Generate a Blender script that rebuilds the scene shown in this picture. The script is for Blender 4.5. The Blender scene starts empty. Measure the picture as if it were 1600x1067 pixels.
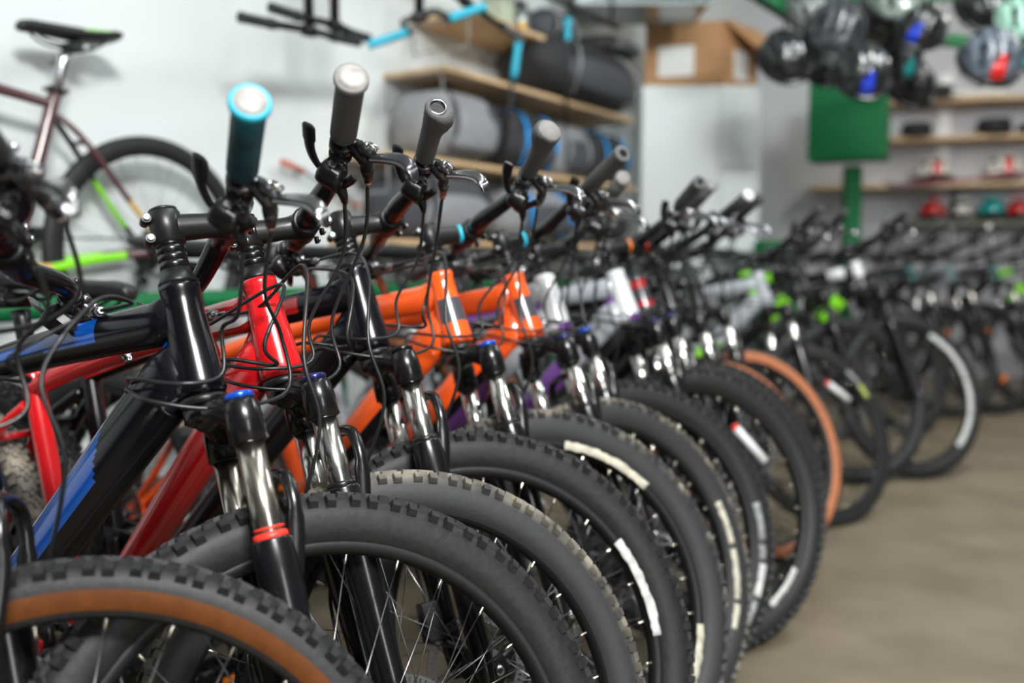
import bpy, bmesh, math, random
from mathutils import Vector as V, Matrix as M
random.seed(7)
PI = math.pi
SC = bpy.context.scene
COL = SC.collection

# ------------------------------------------------------------------ camera
FPX, PITCH, CAMZ = 1426.87, -0.09240, 0.9638
cam_d = bpy.data.cameras.new('camera')
cam = bpy.data.objects.new('camera', cam_d)
COL.objects.link(cam)
cam.location = (0, 0, CAMZ)
cam.rotation_euler = (PI / 2 + PITCH, 0, 0)
cam_d.sensor_width = 36
cam_d.lens = FPX / 1600 * 36
cam_d.clip_start = 0.02
cam_d.dof.use_dof = True
cam_d.dof.focus_distance = 1.2
cam_d.dof.aperture_fstop = 1.8
SC.camera = cam

# ------------------------------------------------------------------ world, lights, exposure
w = bpy.data.worlds.new('world')
SC.world = w
w.use_nodes = True
w.node_tree.nodes['Background'].inputs[0].default_value = (0.80, 0.88, 0.94, 1)
w.node_tree.nodes['Background'].inputs[1].default_value = 0.10


def area(name, loc, target, size, power, color=(1, 1, 1), sy=None):
    d = bpy.data.lights.new(name, 'AREA')
    d.energy = power
    d.color = color
    d.size = size
    if sy:
        d.shape = 'RECTANGLE'
        d.size_y = sy
    o = bpy.data.objects.new(name, d)
    COL.objects.link(o)
    o.location = loc
    o.rotation_euler = (V(target) - V(loc)).to_track_quat('-Z', 'Y').to_euler()
    return o


area('key_light', (0.75, -1.0, 3.15), (0.2, 2.8, 1.0), 0.9, 400, (1.0, 0.995, 0.98))
area('streak_fill_light', (2.9, -3.6, 1.5), (0.6, 2.2, 1.0), 0.8, 90, (1.0, 1.0, 1.0), 2.6)  # tall fill light added behind the camera to draw long streaks on the stanchions
area('ceiling_light_near', (0.5, 1.6, 3.1), (0.5, 1.6, 0), 0.3, 26, (0.95, 1.0, 1.0), 2.0)
area('ceiling_light_mid', (1.9, 3.2, 3.1), (1.5, 4.6, 0.6), 0.3, 95, (0.95, 1.0, 1.0), 2.0)
area('ceiling_light_far', (3.3, 5.2, 3.1), (3.2, 6.4, 0.4), 0.3, 70, (1.0, 0.96, 0.88), 2.0)
SC.view_settings.view_transform = 'Standard'
SC.view_settings.look = 'None'
SC.view_settings.gamma = 1
SC.view_settings.use_curve_mapping = False
SC.view_settings.exposure = -0.12
SC.cycles.max_bounces = 6
SC.cycles.use_denoising = True


# ------------------------------------------------------------------ helpers
def ray(px, py):
    x, u = (px - 800) / FPX, (533.5 - py) / FPX
    c, s = math.cos(PITCH), math.sin(PITCH)
    return V((x, c - u * s, s + u * c))


def at(px, py, Y):
    d = ray(px, py)
    return V((0, 0, CAMZ)) + d * (Y / d.y)


MATS = {}


def mat(name, col, rough=0.5, metal=0.0, coat=0.0, noise=None, bump=0.0, scale=40, emit=None, alpha=1, trans=0, spec=0.5):
    if name in MATS:
        return MATS[name]
    m = bpy.data.materials.new(name)
    m.use_nodes = True
    nt = m.node_tree
    b = nt.nodes['Principled BSDF']
    b.inputs['Base Color'].default_value = (*col, 1)
    b.inputs['Roughness'].default_value = rough
    b.inputs['Metallic'].default_value = metal
    b.inputs['Coat Weight'].default_value = coat
    b.inputs['Coat Roughness'].default_value = 0.08
    b.inputs['Transmission Weight'].default_value = trans
    b.inputs['Specular IOR Level'].default_value = spec
    tc = nt.nodes.new('ShaderNodeTexCoord')
    n = nt.nodes.new('ShaderNodeTexNoise')
    n.inputs['Scale'].default_value = scale
    n.inputs['Detail'].default_value = 5
    nt.links.new(tc.outputs['Object'], n.inputs['Vector'])
    if noise:
        mx = nt.nodes.new('ShaderNodeMix')
        mx.data_type = 'RGBA'
        rp = nt.nodes.new('ShaderNodeValToRGB')
        rp.color_ramp.elements[0].position = 0.35
        rp.color_ramp.elements[1].position = 0.7
        nt.links.new(n.outputs['Fac'], rp.inputs[0])
        nt.links.new(rp.outputs[0], mx.inputs['Factor'])
        mx.inputs[6].default_value = (*col, 1)
        mx.inputs[7].default_value = (*noise, 1)
        nt.links.new(mx.outputs[2], b.inputs['Base Color'])
    if bump:
        bp = nt.nodes.new('ShaderNodeBump')
        bp.inputs['Strength'].default_value = bump
        bp.inputs['Distance'].default_value = 0.002
        nt.links.new(n.outputs['Fac'], bp.inputs['Height'])
        nt.links.new(bp.outputs[0], b.inputs['Normal'])
    MATS[name] = m
    return m


def mud_mat(name, amount, mud=(0.30, 0.27, 0.21)):
    """rubber with dried dust that sits on the tread (grows with distance from the axle)"""
    m = mat(name, (0.022, 0.023, 0.025), 0.62, bump=0.25, scale=120)
    nt = m.node_tree
    b = nt.nodes['Principled BSDF']
    tc = nt.nodes.new('ShaderNodeTexCoord')
    sx = nt.nodes.new('ShaderNodeSeparateXYZ')
    cx = nt.nodes.new('ShaderNodeCombineXYZ')
    ln = nt.nodes.new('ShaderNodeVectorMath')
    ln.operation = 'LENGTH'
    nt.links.new(tc.outputs['Object'], sx.inputs[0])
    nt.links.new(sx.outputs[0], cx.inputs[0])
    nt.links.new(sx.outputs[2], cx.inputs[2])
    nt.links.new(cx.outputs[0], ln.inputs[0])
    mr = nt.nodes.new('ShaderNodeMapRange')
    mr.inputs[1].default_value = 0.338
    mr.inputs[2].default_value = 0.358
    nt.links.new(ln.outputs['Value'], mr.inputs[0])
    n = nt.nodes.new('ShaderNodeTexNoise')
    n.inputs['Scale'].default_value = 22
    n.inputs['Detail'].default_value = 8
    nt.links.new(tc.outputs['Object'], n.inputs['Vector'])
    r2 = nt.nodes.new('ShaderNodeMapRange')
    r2.inputs[1].default_value = 0.62 - amount * 0.3
    r2.inputs[2].default_value = 0.72
    nt.links.new(n.outputs['Fac'], r2.inputs[0])
    mu = nt.nodes.new('ShaderNodeMath')
    mu.operation = 'MULTIPLY'
    nt.links.new(mr.outputs[0], mu.inputs[0])
    nt.links.new(r2.outputs[0], mu.inputs[1])
    mx = nt.nodes.new('ShaderNodeMix')
    mx.data_type = 'RGBA'
    mx.inputs[6].default_value = (0.022, 0.023, 0.025, 1)
    mx.inputs[7].default_value = (*mud, 1)
    nt.links.new(mu.outputs[0], mx.inputs['Factor'])
    nt.links.new(mx.outputs[2], b.inputs['Base Color'])
    return m


class MB:
    """collects shapes into one mesh"""

    def __init__(s, *mats):
        s.bm = bmesh.new()
        s.mats = list(mats)

    def ring(s, pts):
        return [s.bm.verts.new(p) for p in pts]

    def face(s, vs, mi=0, smooth=True):
        try:
            f = s.bm.faces.new(vs)
        except ValueError:
            return None
        f.material_index = mi
        f.smooth = smooth
        return f

    def bridge(s, a, b, mi=0, smooth=True, matf=None):
        n = len(a)
        for i in range(n):
            m_ = matf(i / n) if matf else mi
            s.face([a[i], a[(i + 1) % n], b[(i + 1) % n], b[i]], m_, smooth)

    def tube(s, pts, r, seg=12, mi=0, caps=True, hint=(0, 0, 1), matf=None, closed=False):
        pts = [V(p) for p in pts]
        n = len(pts)
        if not isinstance(r, (list, tuple)):
            r = [r] * n
        up = V(hint)
        rings = []
        prev = None
        for i, p in enumerate(pts):
            if closed:
                t = (pts[(i + 1) % n] - pts[i - 1]).normalized()
            else:
                t = (pts[min(i + 1, n - 1)] - pts[max(i - 1, 0)]).normalized()
            a = up - t * up.dot(t)
            if a.length < 1e-3:
                a = prev or t.orthogonal()
            a = (a if prev is None else (a if a.dot(prev) >= 0 else -a)).normalized()
            if prev is not None and (up - t * up.dot(t)).length < 0.25:
                a = (prev - t * prev.dot(t)).normalized()
            prev = a
            bb = t.cross(a)
            ra, rb = r[i] if isinstance(r[i], (list, tuple)) else (r[i], r[i])
            rings.append((s.ring([p + a * ra * math.cos(2 * PI * k / seg) + bb * rb * math.sin(2 * PI * k / seg) for k in range(seg)]), a, bb))
        for i in range(n if closed else n - 1):
            r0, a, bb = rings[i]
            r1 = rings[(i + 1) % n][0]
            if matf:
                t = (i + 0.5) / (n - 1)
                s.bridge(r0, r1, matf=lambda q: matf(t, a * math.cos(2 * PI * (q + 0.5 / seg)) + bb * math.sin(2 * PI * (q + 0.5 / seg))))
            else:
                s.bridge(r0, r1, mi)
        if caps and not closed:
            s.face(list(reversed(rings[0][0])), mi, False)
            s.face(rings[-1][0], mi, False)

    def lathe(s, org, axis, prof, seg=20, mi=0, caps=True, mats=None):
        org, t = V(org), V(axis).normalized()
        a = t.orthogonal().normalized()
        b = t.cross(a)
        rings = [s.ring([org + t * h + (a * math.cos(2 * PI * k / seg) + b * math.sin(2 * PI * k / seg)) * r for k in range(seg)]) for h, r in prof]
        for i in range(len(rings) - 1):
            s.bridge(rings[i], rings[i + 1], mats[i] if mats else mi)
        if caps:
            s.face(list(reversed(rings[0])), mats[0] if mats else mi, False)
            s.face(rings[-1], mats[-1] if mats else mi, False)

    def box(s, c, size, rot=None, mi=0, taper=1.0):
        c = V(c)
        R = rot or M.Identity(3)
        x, y, z = [q / 2 for q in size]
        vs = []
        for dz in (-1, 1):
            k = taper if dz > 0 else 1
            for dx, dy in ((-1, -1), (1, -1), (1, 1), (-1, 1)):
                vs.append(s.bm.verts.new(c + R @ V((dx * x * k, dy * y * k, dz * z))))
        for f in ((3, 2, 1, 0), (4, 5, 6, 7), (0, 1, 5, 4), (1, 2, 6, 5), (2, 3, 7, 6), (3, 0, 4, 7)):
            s.face([vs[i] for i in f], mi, False)

    def ball(s, c, r, mi=0, seg=16, rings=10, rot=None, top=0.0, bottom=1.0):
        """ellipsoid, r=(x,y,z); top/bottom give the polar range used"""
        c = V(c)
        R = rot or M.Identity(3)
        rr = []
        for j in range(rings + 1):
            th = PI * (top + (bottom - top) * j / rings)
            th = min(max(th, 0.02), PI - 0.02)
            rr.append(s.ring([c + R @ V((r[0] * math.sin(th) * math.cos(2 * PI * k / seg), r[1] * math.sin(th) * math.sin(2 * PI * k / seg), r[2] * math.cos(th))) for k in range(seg)]))
        for j in range(rings):
            s.bridge(rr[j + 1], rr[j], mi)
        s.face(rr[0], mi)
        s.face(list(reversed(rr[-1])), mi)

    def done(s, name, parent=None, mtx=None, bevel=0.0, label=None):
        me = bpy.data.meshes.new(name)
        bmesh.ops.recalc_face_normals(s.bm, faces=s.bm.faces)
        s.bm.to_mesh(me)
        s.bm.free()
        for m_ in s.mats:
            me.materials.append(m_)
        return place(name, me, parent, mtx, bevel, label)


def place(name, me, parent=None, mtx=None, bevel=0.0, label=None):
    o = bpy.data.objects.new(name, me)
    COL.objects.link(o)
    if parent:
        o.parent = parent
    if mtx is not None:
        o.matrix_basis = mtx
    if bevel:
        b = o.modifiers.new('bevel', 'BEVEL')
        b.width = bevel
        b.segments = 2
        b.limit_method = 'ANGLE'
    if label:
        o['label'] = label
    return o


def tag(o, label, cat, group=None):
    o['label'] = label
    o['category'] = cat
    if group:
        o['group'] = group
    return o


def empty(name, loc=(0, 0, 0), rot=(0, 0, 0), parent=None, mtx=None):
    o = bpy.data.objects.new(name, None)
    COL.objects.link(o)
    o.empty_display_size = 0.05
    o.location = loc
    o.rotation_euler = rot
    if parent:
        o.parent = parent
    if mtx is not None:
        o.matrix_basis = mtx
    return o


def cr(pts, n=8):
    """smooth path through points (vectors of any length)"""
    P = [tuple(p) for p in pts]
    out = []
    for i in range(len(P) - 1):
        p0, p1, p2, p3 = P[max(i - 1, 0)], P[i], P[i + 1], P[min(i + 2, len(P) - 1)]
        for k in range(n):
            t = k / n
            out.append(tuple(0.5 * ((2 * b) + (-a + c) * t + (2 * a - 5 * b + 4 * c - d) * t * t + (-a + 3 * b - 3 * c + d) * t ** 3) for a, b, c, d in zip(p0, p1, p2, p3)))
    out.append(P[-1])
    return out


def tube4(mb, pts, n=8, **k):
    """pts = (x,y,z,r)"""
    q = cr(pts, n)
    mb.tube([p[:3] for p in q], [p[3] for p in q], **k)


# ------------------------------------------------------------------ materials
RUB = mat('tyre_rubber', (0.011, 0.012, 0.013), 0.55, bump=0.25, scale=120, noise=(0.019, 0.019, 0.019), spec=0.35)
RUBMUD = mud_mat('tyre_rubber_muddy', 1.0)
RUBDUST = mud_mat('tyre_rubber_dusty', 0.55, (0.26, 0.23, 0.18))
TAN = mat('tan_sidewall', (0.110, 0.034, 0.006), 0.6, noise=(0.085, 0.025, 0.005), scale=60, spec=0.2)
TANO = mat('orange_tan_sidewall', (0.42, 0.15, 0.065), 0.6, noise=(0.33, 0.115, 0.05), scale=60)
BLK = mat('black_gloss', (0.005, 0.005, 0.006), 0.26, coat=0.25, spec=0.4)
BLKM = mat('black_matte_metal', (0.008, 0.0085, 0.009), 0.36, spec=0.4)
BLKP = mat('black_plastic', (0.007, 0.007, 0.008), 0.3, spec=0.4)
RIMM = mat('rim_black', (0.006, 0.0065, 0.007), 0.5, spec=0.35)
CHR = mat('chrome', (0.82, 0.82, 0.82), 0.19, metal=1, noise=(0.62, 0.59, 0.53), scale=30)
NICK = mat('nickel_stanchion', (0.60, 0.56, 0.49), 0.24, metal=1, noise=(0.50, 0.46, 0.40), scale=25)
STEEL = mat('spoke_steel', (0.25, 0.25, 0.26), 0.3, metal=1)
NIP = mat('nipple_brass', (0.85, 0.80, 0.68), 0.25, metal=1)
SIL = mat('silver_alloy', (0.62, 0.63, 0.65), 0.25, metal=1)
GUN = mat('gunmetal', (0.12, 0.12, 0.13), 0.25, metal=0.9)
CAB = mat('cable_housing', (0.012, 0.013, 0.014), 0.33)
GRIPG = mat('grip_grey_rubber', (0.085, 0.087, 0.09), 0.75, bump=0.6, scale=260)
GRIPK = mat('grip_black_rubber', (0.02, 0.021, 0.023), 0.65, bump=0.5, scale=260)
GRIPT = mat('grip_teal_marbled', (0.006, 0.022, 0.03), 0.5, noise=(0.01, 0.16, 0.22), scale=14)
TEAL = mat('teal_rubber', (0.02, 0.42, 0.58), 0.45)
CAPG = mat('grip_cap_grey', (0.20, 0.195, 0.19), 0.6, noise=(0.155, 0.15, 0.145), scale=90)
CAPW = mat('white_plastic', (0.7, 0.71, 0.72), 0.4)
BLUE = mat('blue_anodised', (0.01, 0.10, 0.62), 0.25, metal=0.5, coat=0.4)
NAVY = mat('navy_anodised', (0.015, 0.02, 0.12), 0.25, metal=0.5, coat=0.4)
REDS = mat('red_rubber', (0.75, 0.035, 0.02), 0.4)
NEON = mat('neon_green', (0.25, 0.75, 0.03), 0.4)
SADM = mat('saddle_vinyl', (0.013, 0.013, 0.014), 0.42, bump=0.2, scale=90)
DECAL = mat('white_decal', (0.62, 0.63, 0.62), 0.55, noise=(0.40, 0.41, 0.40), scale=55)
DECALG = mat('grey_reflective_decal', (0.30, 0.31, 0.32), 0.5, noise=(0.16, 0.17, 0.17), scale=60)
DECALY = mat('yellow_green_decal', (0.36, 0.40, 0.10), 0.55)
CREAM = mat('cream_decal', (0.60, 0.57, 0.46), 0.6, noise=(0.35, 0.33, 0.27), scale=50)
BROWN = mat('tan_wood', (0.62, 0.44, 0.26), 0.6, noise=(0.52, 0.35, 0.19), scale=12)
ORA = mat('amber_reflector', (0.8, 0.2, 0.02), 0.2, coat=0.5)


def paint(name, col, rough=0.22):
    return mat(name, col, rough, coat=0.8)


P_BLACK = mat('paint_black', (0.003, 0.003, 0.005), 0.24, coat=0.2, spec=0.35)
P_BLUE = paint('paint_blue', (0.003, 0.062, 0.31))
P_RED = paint('paint_red', (0.62, 0.008, 0.012))
P_ORG = paint('paint_orange', (0.90, 0.105, 0.012))
P_WHITE = paint('paint_white', (0.66, 0.68, 0.70), 0.3)
P_GREY = paint('paint_grey', (0.14, 0.15, 0.165), 0.35)
P_LGREY = paint('paint_light_grey', (0.33, 0.35, 0.38), 0.35)
P_PURP = paint('paint_purple', (0.16, 0.05, 0.28))
P_PLUM = paint('paint_plum', (0.085, 0.030, 0.034), 0.3)
P_NEON = paint('paint_neon', (0.24, 0.72, 0.02))
P_GOLD = paint('paint_gold', (0.62, 0.38, 0.10), 0.35)
P_SLATE = paint('paint_slate', (0.05, 0.055, 0.065), 0.35)
P_TEAL = paint('paint_teal', (0.0, 0.22, 0.20), 0.35)

# ------------------------------------------------------------------ bicycle geometry shared values
HTA = 1.2168
AX = V((-math.cos(HTA), 0, math.sin(HTA)))
FW = V((math.sin(HTA), 0, math.cos(HTA)))
LF = V((0, 1, 0))
G = dict(cu=0.0582, se=0.1524, legf=0.0195, legw=0.0657, htl=0.1378, bstack=0.0665, stem=0.0775, barw=0.3515, back=0.0380, rise=0.0243, rn=0.2914, bbx=-0.7181, bbz=-0.0405, stl=0.4539)
_cache = {}


def cached(key, fn):
    if key not in _cache:
        o = fn()
        _cache[key] = o.data
        bpy.data.objects.remove(o)
    return _cache[key]


def tyre_mesh(kind):
    """kind: (rubber, sidewall, knobs, half width)"""
    rub, side, knobs, hw = kind

    def f():
        mb = MB(rub, side or rub)
        seg = 120
        prof = [(0.302, 0.55, 0), (0.308, 0.78, 1), (0.318, 0.94, 1), (0.329, 1.0, 1 if (side and side.name.startswith('orange')) else 0), (0.339, 0.97, 0), (0.348, 0.82, 0), (0.354, 0.55, 0), (0.3575, 0.22, 0)]
        full = [(r, -v, m_) for r, v, m_ in prof] + [(r, v, m_) for r, v, m_ in reversed(prof)]
        rings = []
        for k in range(seg):
            a = 2 * PI * k / seg
            rings.append(mb.ring([(r * math.cos(a), v * hw, r * math.sin(a)) for r, v, _ in full]))
        for k in range(seg):
            a, b = rings[k], rings[(k + 1) % seg]
            for j in range(len(full) - 1):
                jj = j if j < len(prof) else j + 1
                m_ = full[min(jj, len(full) - 1)][2] if j < len(prof) else full[j][2]
                mb.face([a[j], a[j + 1], b[j + 1], b[j]], m_)
        if knobs:
            rows = [(0.3490, 0.86, 46, 0.0125, 0.013, 0.0095, 0, knobs), (0.3555, 0.45, 18, 0.015, 0.0095, 0.0075, 0.5, knobs),
                    (0.3580, 0.13, 4, 0.012, 0.0075, 0.0055, 0.0, knobs)]
            for r, v, tilt, ln, wd, ht, ph, n in rows:
                for sgn in (-1, 1):
                    for k in range(n):
                        a = 2 * PI * (k + ph + (0.25 if sgn > 0 else 0)) / n + (0.006 if k % 2 else -0.006)
                        rad = V((math.cos(a), 0, math.sin(a)))
                        tan = V((-math.sin(a), 0, math.cos(a)))
                        tl = math.radians(tilt)
                        nrm = rad * math.cos(tl) + LF * (sgn * math.sin(tl))
                        lat = nrm.cross(tan)
                        R = M((tan, lat, nrm)).transposed()
                        ext = 1.15 if (k % 2 and tilt > 30) else 1
                        mb.box(rad * r + LF * (sgn * v * hw) + nrm * 0.0015, (ln, wd * ext, ht), R, 0, 0.82)
        elif knobs == 0:
            for k in range(90):   # fine file tread ribs
                a = 2 * PI * k / 90
                rad = V((math.cos(a), 0, math.sin(a)))
                tan = V((-math.sin(a), 0, math.cos(a)))
                for sgn in (-1, 1):
                    R = M((tan, rad.cross(tan), rad)).transposed()
                    mb.box(rad * 0.3555 + LF * (sgn * 0.42 * hw), (0.010, 0.007, 0.004), R, 0, 0.8)
        return mb.done('tyre')
    return cached(('tyre', rub.name, side.name if side else '', knobs, hw), f)


def rim_mesh():
    def f():
        mb = MB(RIMM)
        seg = 96
        prof = [(0.288, -0.006), (0.293, -0.013), (0.308, -0.0155), (0.308, 0.0155), (0.293, 0.013), (0.288, 0.006)]
        rr = [mb.ring([(r * math.cos(2 * PI * k / seg), v, r * math.sin(2 * PI * k / seg)) for r, v in prof]) for k in range(seg)]
        for k in range(seg):
            a, b = rr[k], rr[(k + 1) % seg]
            for j in range(6):
                mb.face([a[j], a[(j + 1) % 6], b[(j + 1) % 6], b[j]], 0)
        return mb.done('rim')
    return cached('rim', f)


def spoke_mesh(sd, c):
    def f():
        mb = MB(STEEL, NIP)
        ha = c * math.radians(68)
        h = V((0.024 * math.cos(ha), sd * 0.027, 0.024 * math.sin(ha)))
        e = V((G['rn'], sd * 0.004, 0))
        d = (h - e).normalized()
        mb.tube([h, e + d * 0.012], 0.00095, 6, 0)
        mb.tube([e + d * 0.015, e + d * 0.010, e + d * 0.0, e - d * 0.004], [0.0013, 0.0019, 0.0022, 0.0022], 8, 1)
        return mb.done('spoke')
    return cached(('spoke', sd, c), f)


def hub_mesh(rear):
    def f():
        mb = MB(BLKM, SIL)
        mb.lathe((0, -0.05, 0), LF, [(0, 0.008), (0.002, 0.012), (0.018, 0.013), (0.020, 0.029), (0.024, 0.029), (0.028, 0.017), (0.05, 0.015), (0.072, 0.017), (0.076, 0.029), (0.080, 0.029), (0.082, 0.013), (0.098, 0.012), (0.1, 0.008)], 20)
        mb.lathe((0, -0.072, 0), LF, [(0, 0.004), (0.004, 0.009), (0.02, 0.009), (0.022, 0.005), (0.12, 0.005), (0.124, 0.009), (0.14, 0.009), (0.144, 0.004)], 14, 1)
        return mb.done('hub')
    return cached('hub%d' % rear, f)


def disc_mesh():
    def f():
        mb = MB(mat('disc_steel_dull', (0.07, 0.07, 0.072), 0.45, metal=0.8))
        n, y0, y1 = 60, 0.030, 0.032
        for k in range(n):
            a0, a1 = 2 * PI * k / n, 2 * PI * (k + 0.62) / n
            b0, b1 = a1, 2 * PI * (k + 1) / n

            def seg(a0, a1, r0, r1):
                vs = [mb.bm.verts.new((r * math.cos(a), y, r * math.sin(a))) for y in (y0, y1) for a in (a0, a1) for r in (r0, r1)]
                for f_ in ((0, 1, 3, 2), (4, 5, 7, 6), (0, 1, 5, 4), (2, 3, 7, 6), (0, 2, 6, 4), (1, 3, 7, 5)):
                    mb.face([vs[i] for i in f_], 0, False)
            seg(a0, a1, 0.066, 0.080)
            seg(b0, b1, 0.066, 0.0695)
            seg(b0, b1, 0.0765, 0.080)
        for k in range(6):
            a = 2 * PI * k / 6
            mb.tube([(0.024 * math.cos(a), 0.031, 0.024 * math.sin(a)), (0.068 * math.cos(a + 0.5), 0.031, 0.068 * math.sin(a + 0.5))], (0.0035), 6)
        mb.lathe((0, 0.0285, 0), LF, [(0, 0.026), (0.004, 0.026)], 20)
        return mb.done('brake_disc')
    return cached('disc', f)


def decal_mesh(a0, a1, r0, r1, m_, hw, seed):
    """a worn reflective strip on the near sidewall / rim, following its curve; angles in degrees"""
    def side_v(r):
        if r < 0.302:
            return 0.0165
        pts = [(0.302, 0.62), (0.308, 0.80), (0.318, 0.96), (0.329, 1.02), (0.339, 1.0), (0.348, 0.86), (0.354, 0.6)]
        for (ra, va), (rb, vb) in zip(pts, pts[1:]):
            if r <= rb:
                return hw * (va + (vb - va) * max(0, (r - ra)) / (rb - ra)) + 0.0006
        return hw * 0.6
    rnd = random.Random(seed)
    mb = MB(m_)
    n = max(6, int(abs(a1 - a0) / 1.5))
    prev = None
    for i in range(n + 1):
        a = math.radians(a0 + (a1 - a0) * i / n)
        j0, j1 = rnd.uniform(-0.0012, 0.0012), rnd.uniform(-0.0012, 0.0012)
        rs = [r0 + j0, (r0 + r1) / 2, r1 + j1]
        row = []
        for r in rs:
            row.append(mb.bm.verts.new((r * math.cos(a), -side_v(r), r * math.sin(a))))
        for r in reversed(rs):
            row.append(mb.bm.verts.new((r * math.cos(a), -side_v(r) + 0.001, r * math.sin(a))))
        if prev:
            for k in range(6):
                mb.face([prev[k], prev[(k + 1) % 6], row[(k + 1) % 6], row[k]], 0)
        else:
            mb.face(row, 0)
        prev = row
    mb.face(list(reversed(prev)), 0)
    return mb


def wheel(parent, name, mtx, R, tyre, rear=False, nsp=28, decals=(), disc=True, tubes=()):
    e = empty(name, parent=parent, mtx=mtx)
    s = R / 0.3625
    sm = M.Scale(s, 4)
    place('tyre', tyre_mesh(tyre), e, sm)
    place('rim', rim_mesh(), e)
    place('hub', hub_mesh(rear), e)
    if disc:
        place('brake_disc', disc_mesh(), e)
    for k in range(nsp):
        sd = 1 if k % 2 else -1
        c = 1 if (k // 2) % 2 else -1
        place('spoke', spoke_mesh(sd, c), e, M.Rotation(-2 * PI * (k + 0.3) / nsp, 4, 'Y'))
    for i, (a0, a1, r0, r1, m_) in enumerate(decals):
        mb = decal_mesh(a0, a1, r0, r1, m_, tyre[3], i + 3)
        mb.done('sidewall_stripe', e, sm, label='pale reflective stripe')
    for a0, r0, a1, r1 in tubes:
        p, q = [V((r_ * math.cos(math.radians(a)), -0.012, r_ * math.sin(math.radians(a)))) for a, r_ in ((a0, r0), (a1, r1))]
        mb = MB(CAPW, REDS)
        mb.lathe(p, q - p, [(0, 0.004), (0.002, 0.009), (0.010, 0.0095), (0.0102, 0.011), ((q - p).length - 0.002, 0.011), ((q - p).length, 0.007)], 14, mats=[1, 1, 1, 0, 0])
        mb.done('spoke_reflector', e, label='white tube clipped to a spoke')
    return e


# ------------------------------------------------------------------ drivetrain, saddle
def crank_mesh():
    def f():
        mb = MB(BLKM, GUN)
        n = 34
        for rr, y in ((0.073, -0.048), (0.052, -0.040)):
            t = int(n * rr / 0.073)
            inn, out, inb, outb = [], [], [], []
            for k in range(t * 4):
                a = 2 * PI * k / (t * 4)
                ro = rr + (0.004 if k % 4 in (0, 1) else 0)
                for lst, r_, yy in ((out, ro, y), (outb, ro, y + 0.003), (inn, rr - 0.012, y), (inb, rr - 0.012, y + 0.003)):
                    lst.append(mb.bm.verts.new((r_ * math.cos(a), yy, r_ * math.sin(a))))
            N = len(out)
            for k in range(N):
                j = (k + 1) % N
                mb.face([out[k], out[j], inn[j], inn[k]], 1, False)
                mb.face([outb[k], outb[j], inb[j], inb[k]], 1, False)
                mb.face([out[k], out[j], outb[j], outb[k]], 1, False)
                mb.face([inn[k], inn[j], inb[j], inb[k]], 1, False)
        for k in range(4):
            a = 2 * PI * k / 4 + 0.4
            mb.tube([(0.012 * math.cos(a), -0.050, 0.012 * math.sin(a)), (0.066 * math.cos(a), -0.048, 0.066 * math.sin(a))], [0.009, 0.006], 8)
        mb.lathe((0, -0.065, 0), LF, [(0, 0.012), (0.004, 0.018), (0.13, 0.018), (0.134, 0.012)], 18)
        return mb.done('crankset')
    return cached('crank', f)


def arm_mesh(sd):
    def f():
        mb = MB(BLKM, SIL)
        y = sd * 0.068
        mb.tube(cr([(0, y, 0), (0.04, y + sd * 0.002, 0), (0.12, y + sd * 0.008, 0), (0.17, y + sd * 0.010, 0)], 4), [(0.008, 0.016)] * 3 + [(0.007, 0.013)] * 7 + [(0.007, 0.014)] * 3, 10, hint=(0, 1, 0))
        mb.lathe((0, y + sd * 0.006, 0), (0, sd, 0), [(0, 0.011), (0.005, 0.010)], 12, 1)
        return mb.done('crank_arm')
    return cached('arm%d' % sd, f)


def pedal_mesh():
    def f():
        mb = MB(BLKP, ORA)
        mb.tube([(0, -0.052, 0), (0, 0.052, 0)], 0.009, 10)
        for x in (-0.042, 0.042):
            mb.box((x, 0, 0), (0.010, 0.092, 0.020))
        for y in (-0.043, 0.0, 0.043):
            mb.box((0, y, 0), (0.08, 0.010, 0.018))
        for x in (-0.0475, 0.0475):
            mb.box((x, 0, 0), (0.003, 0.045, 0.012), None, 1)
        return mb.done('pedal', bevel=0)
    return cached('pedal', f)


def cassette_mesh():
    def f():
        mb = MB(GUN)
        for i in range(8):
            r = 0.026 + i * 0.0042
            t = int(r * 2 * PI / 0.0127) * 2
            y = -0.052 + i * 0.0036
            a_, b_ = [], []
            for k in range(t):
                a = 2 * PI * k / t
                ro = r + (0.0035 if k % 2 else -0.001)
                a_.append(mb.bm.verts.new((ro * math.cos(a), y, ro * math.sin(a))))
                b_.append(mb.bm.verts.new((ro * math.cos(a), y + 0.0018, ro * math.sin(a))))
            mb.face(list(reversed(a_)), 0, False)
            mb.face(b_, 0, False)
            mb.bridge(a_, b_, 0, False)
        return mb.done('cassette')
    return cached('cassette', f)


def derailleur_mesh():
    def f():
        mb = MB(BLKM, GUN)
        mb.tube([(0, -0.058, 0), (-0.01, -0.072, -0.03), (0.01, -0.072, -0.06)], [0.011, 0.016, 0.012], 10)
        mb.tube([(0.01, -0.058, -0.06), (0.035, -0.055, -0.13)], [(0.004, 0.014), (0.004, 0.012)], 10, hint=(0, 1, 0))
        for p in ((0.01, -0.05, -0.065), (0.035, -0.05, -0.128)):
            mb.lathe(p, LF, [(-0.004, 0.014), (-0.002, 0.019), (0.002, 0.019), (0.004, 0.014)], 14, 1)
        return mb.done('rear_derailleur')
    return cached('mech', f)


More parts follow.
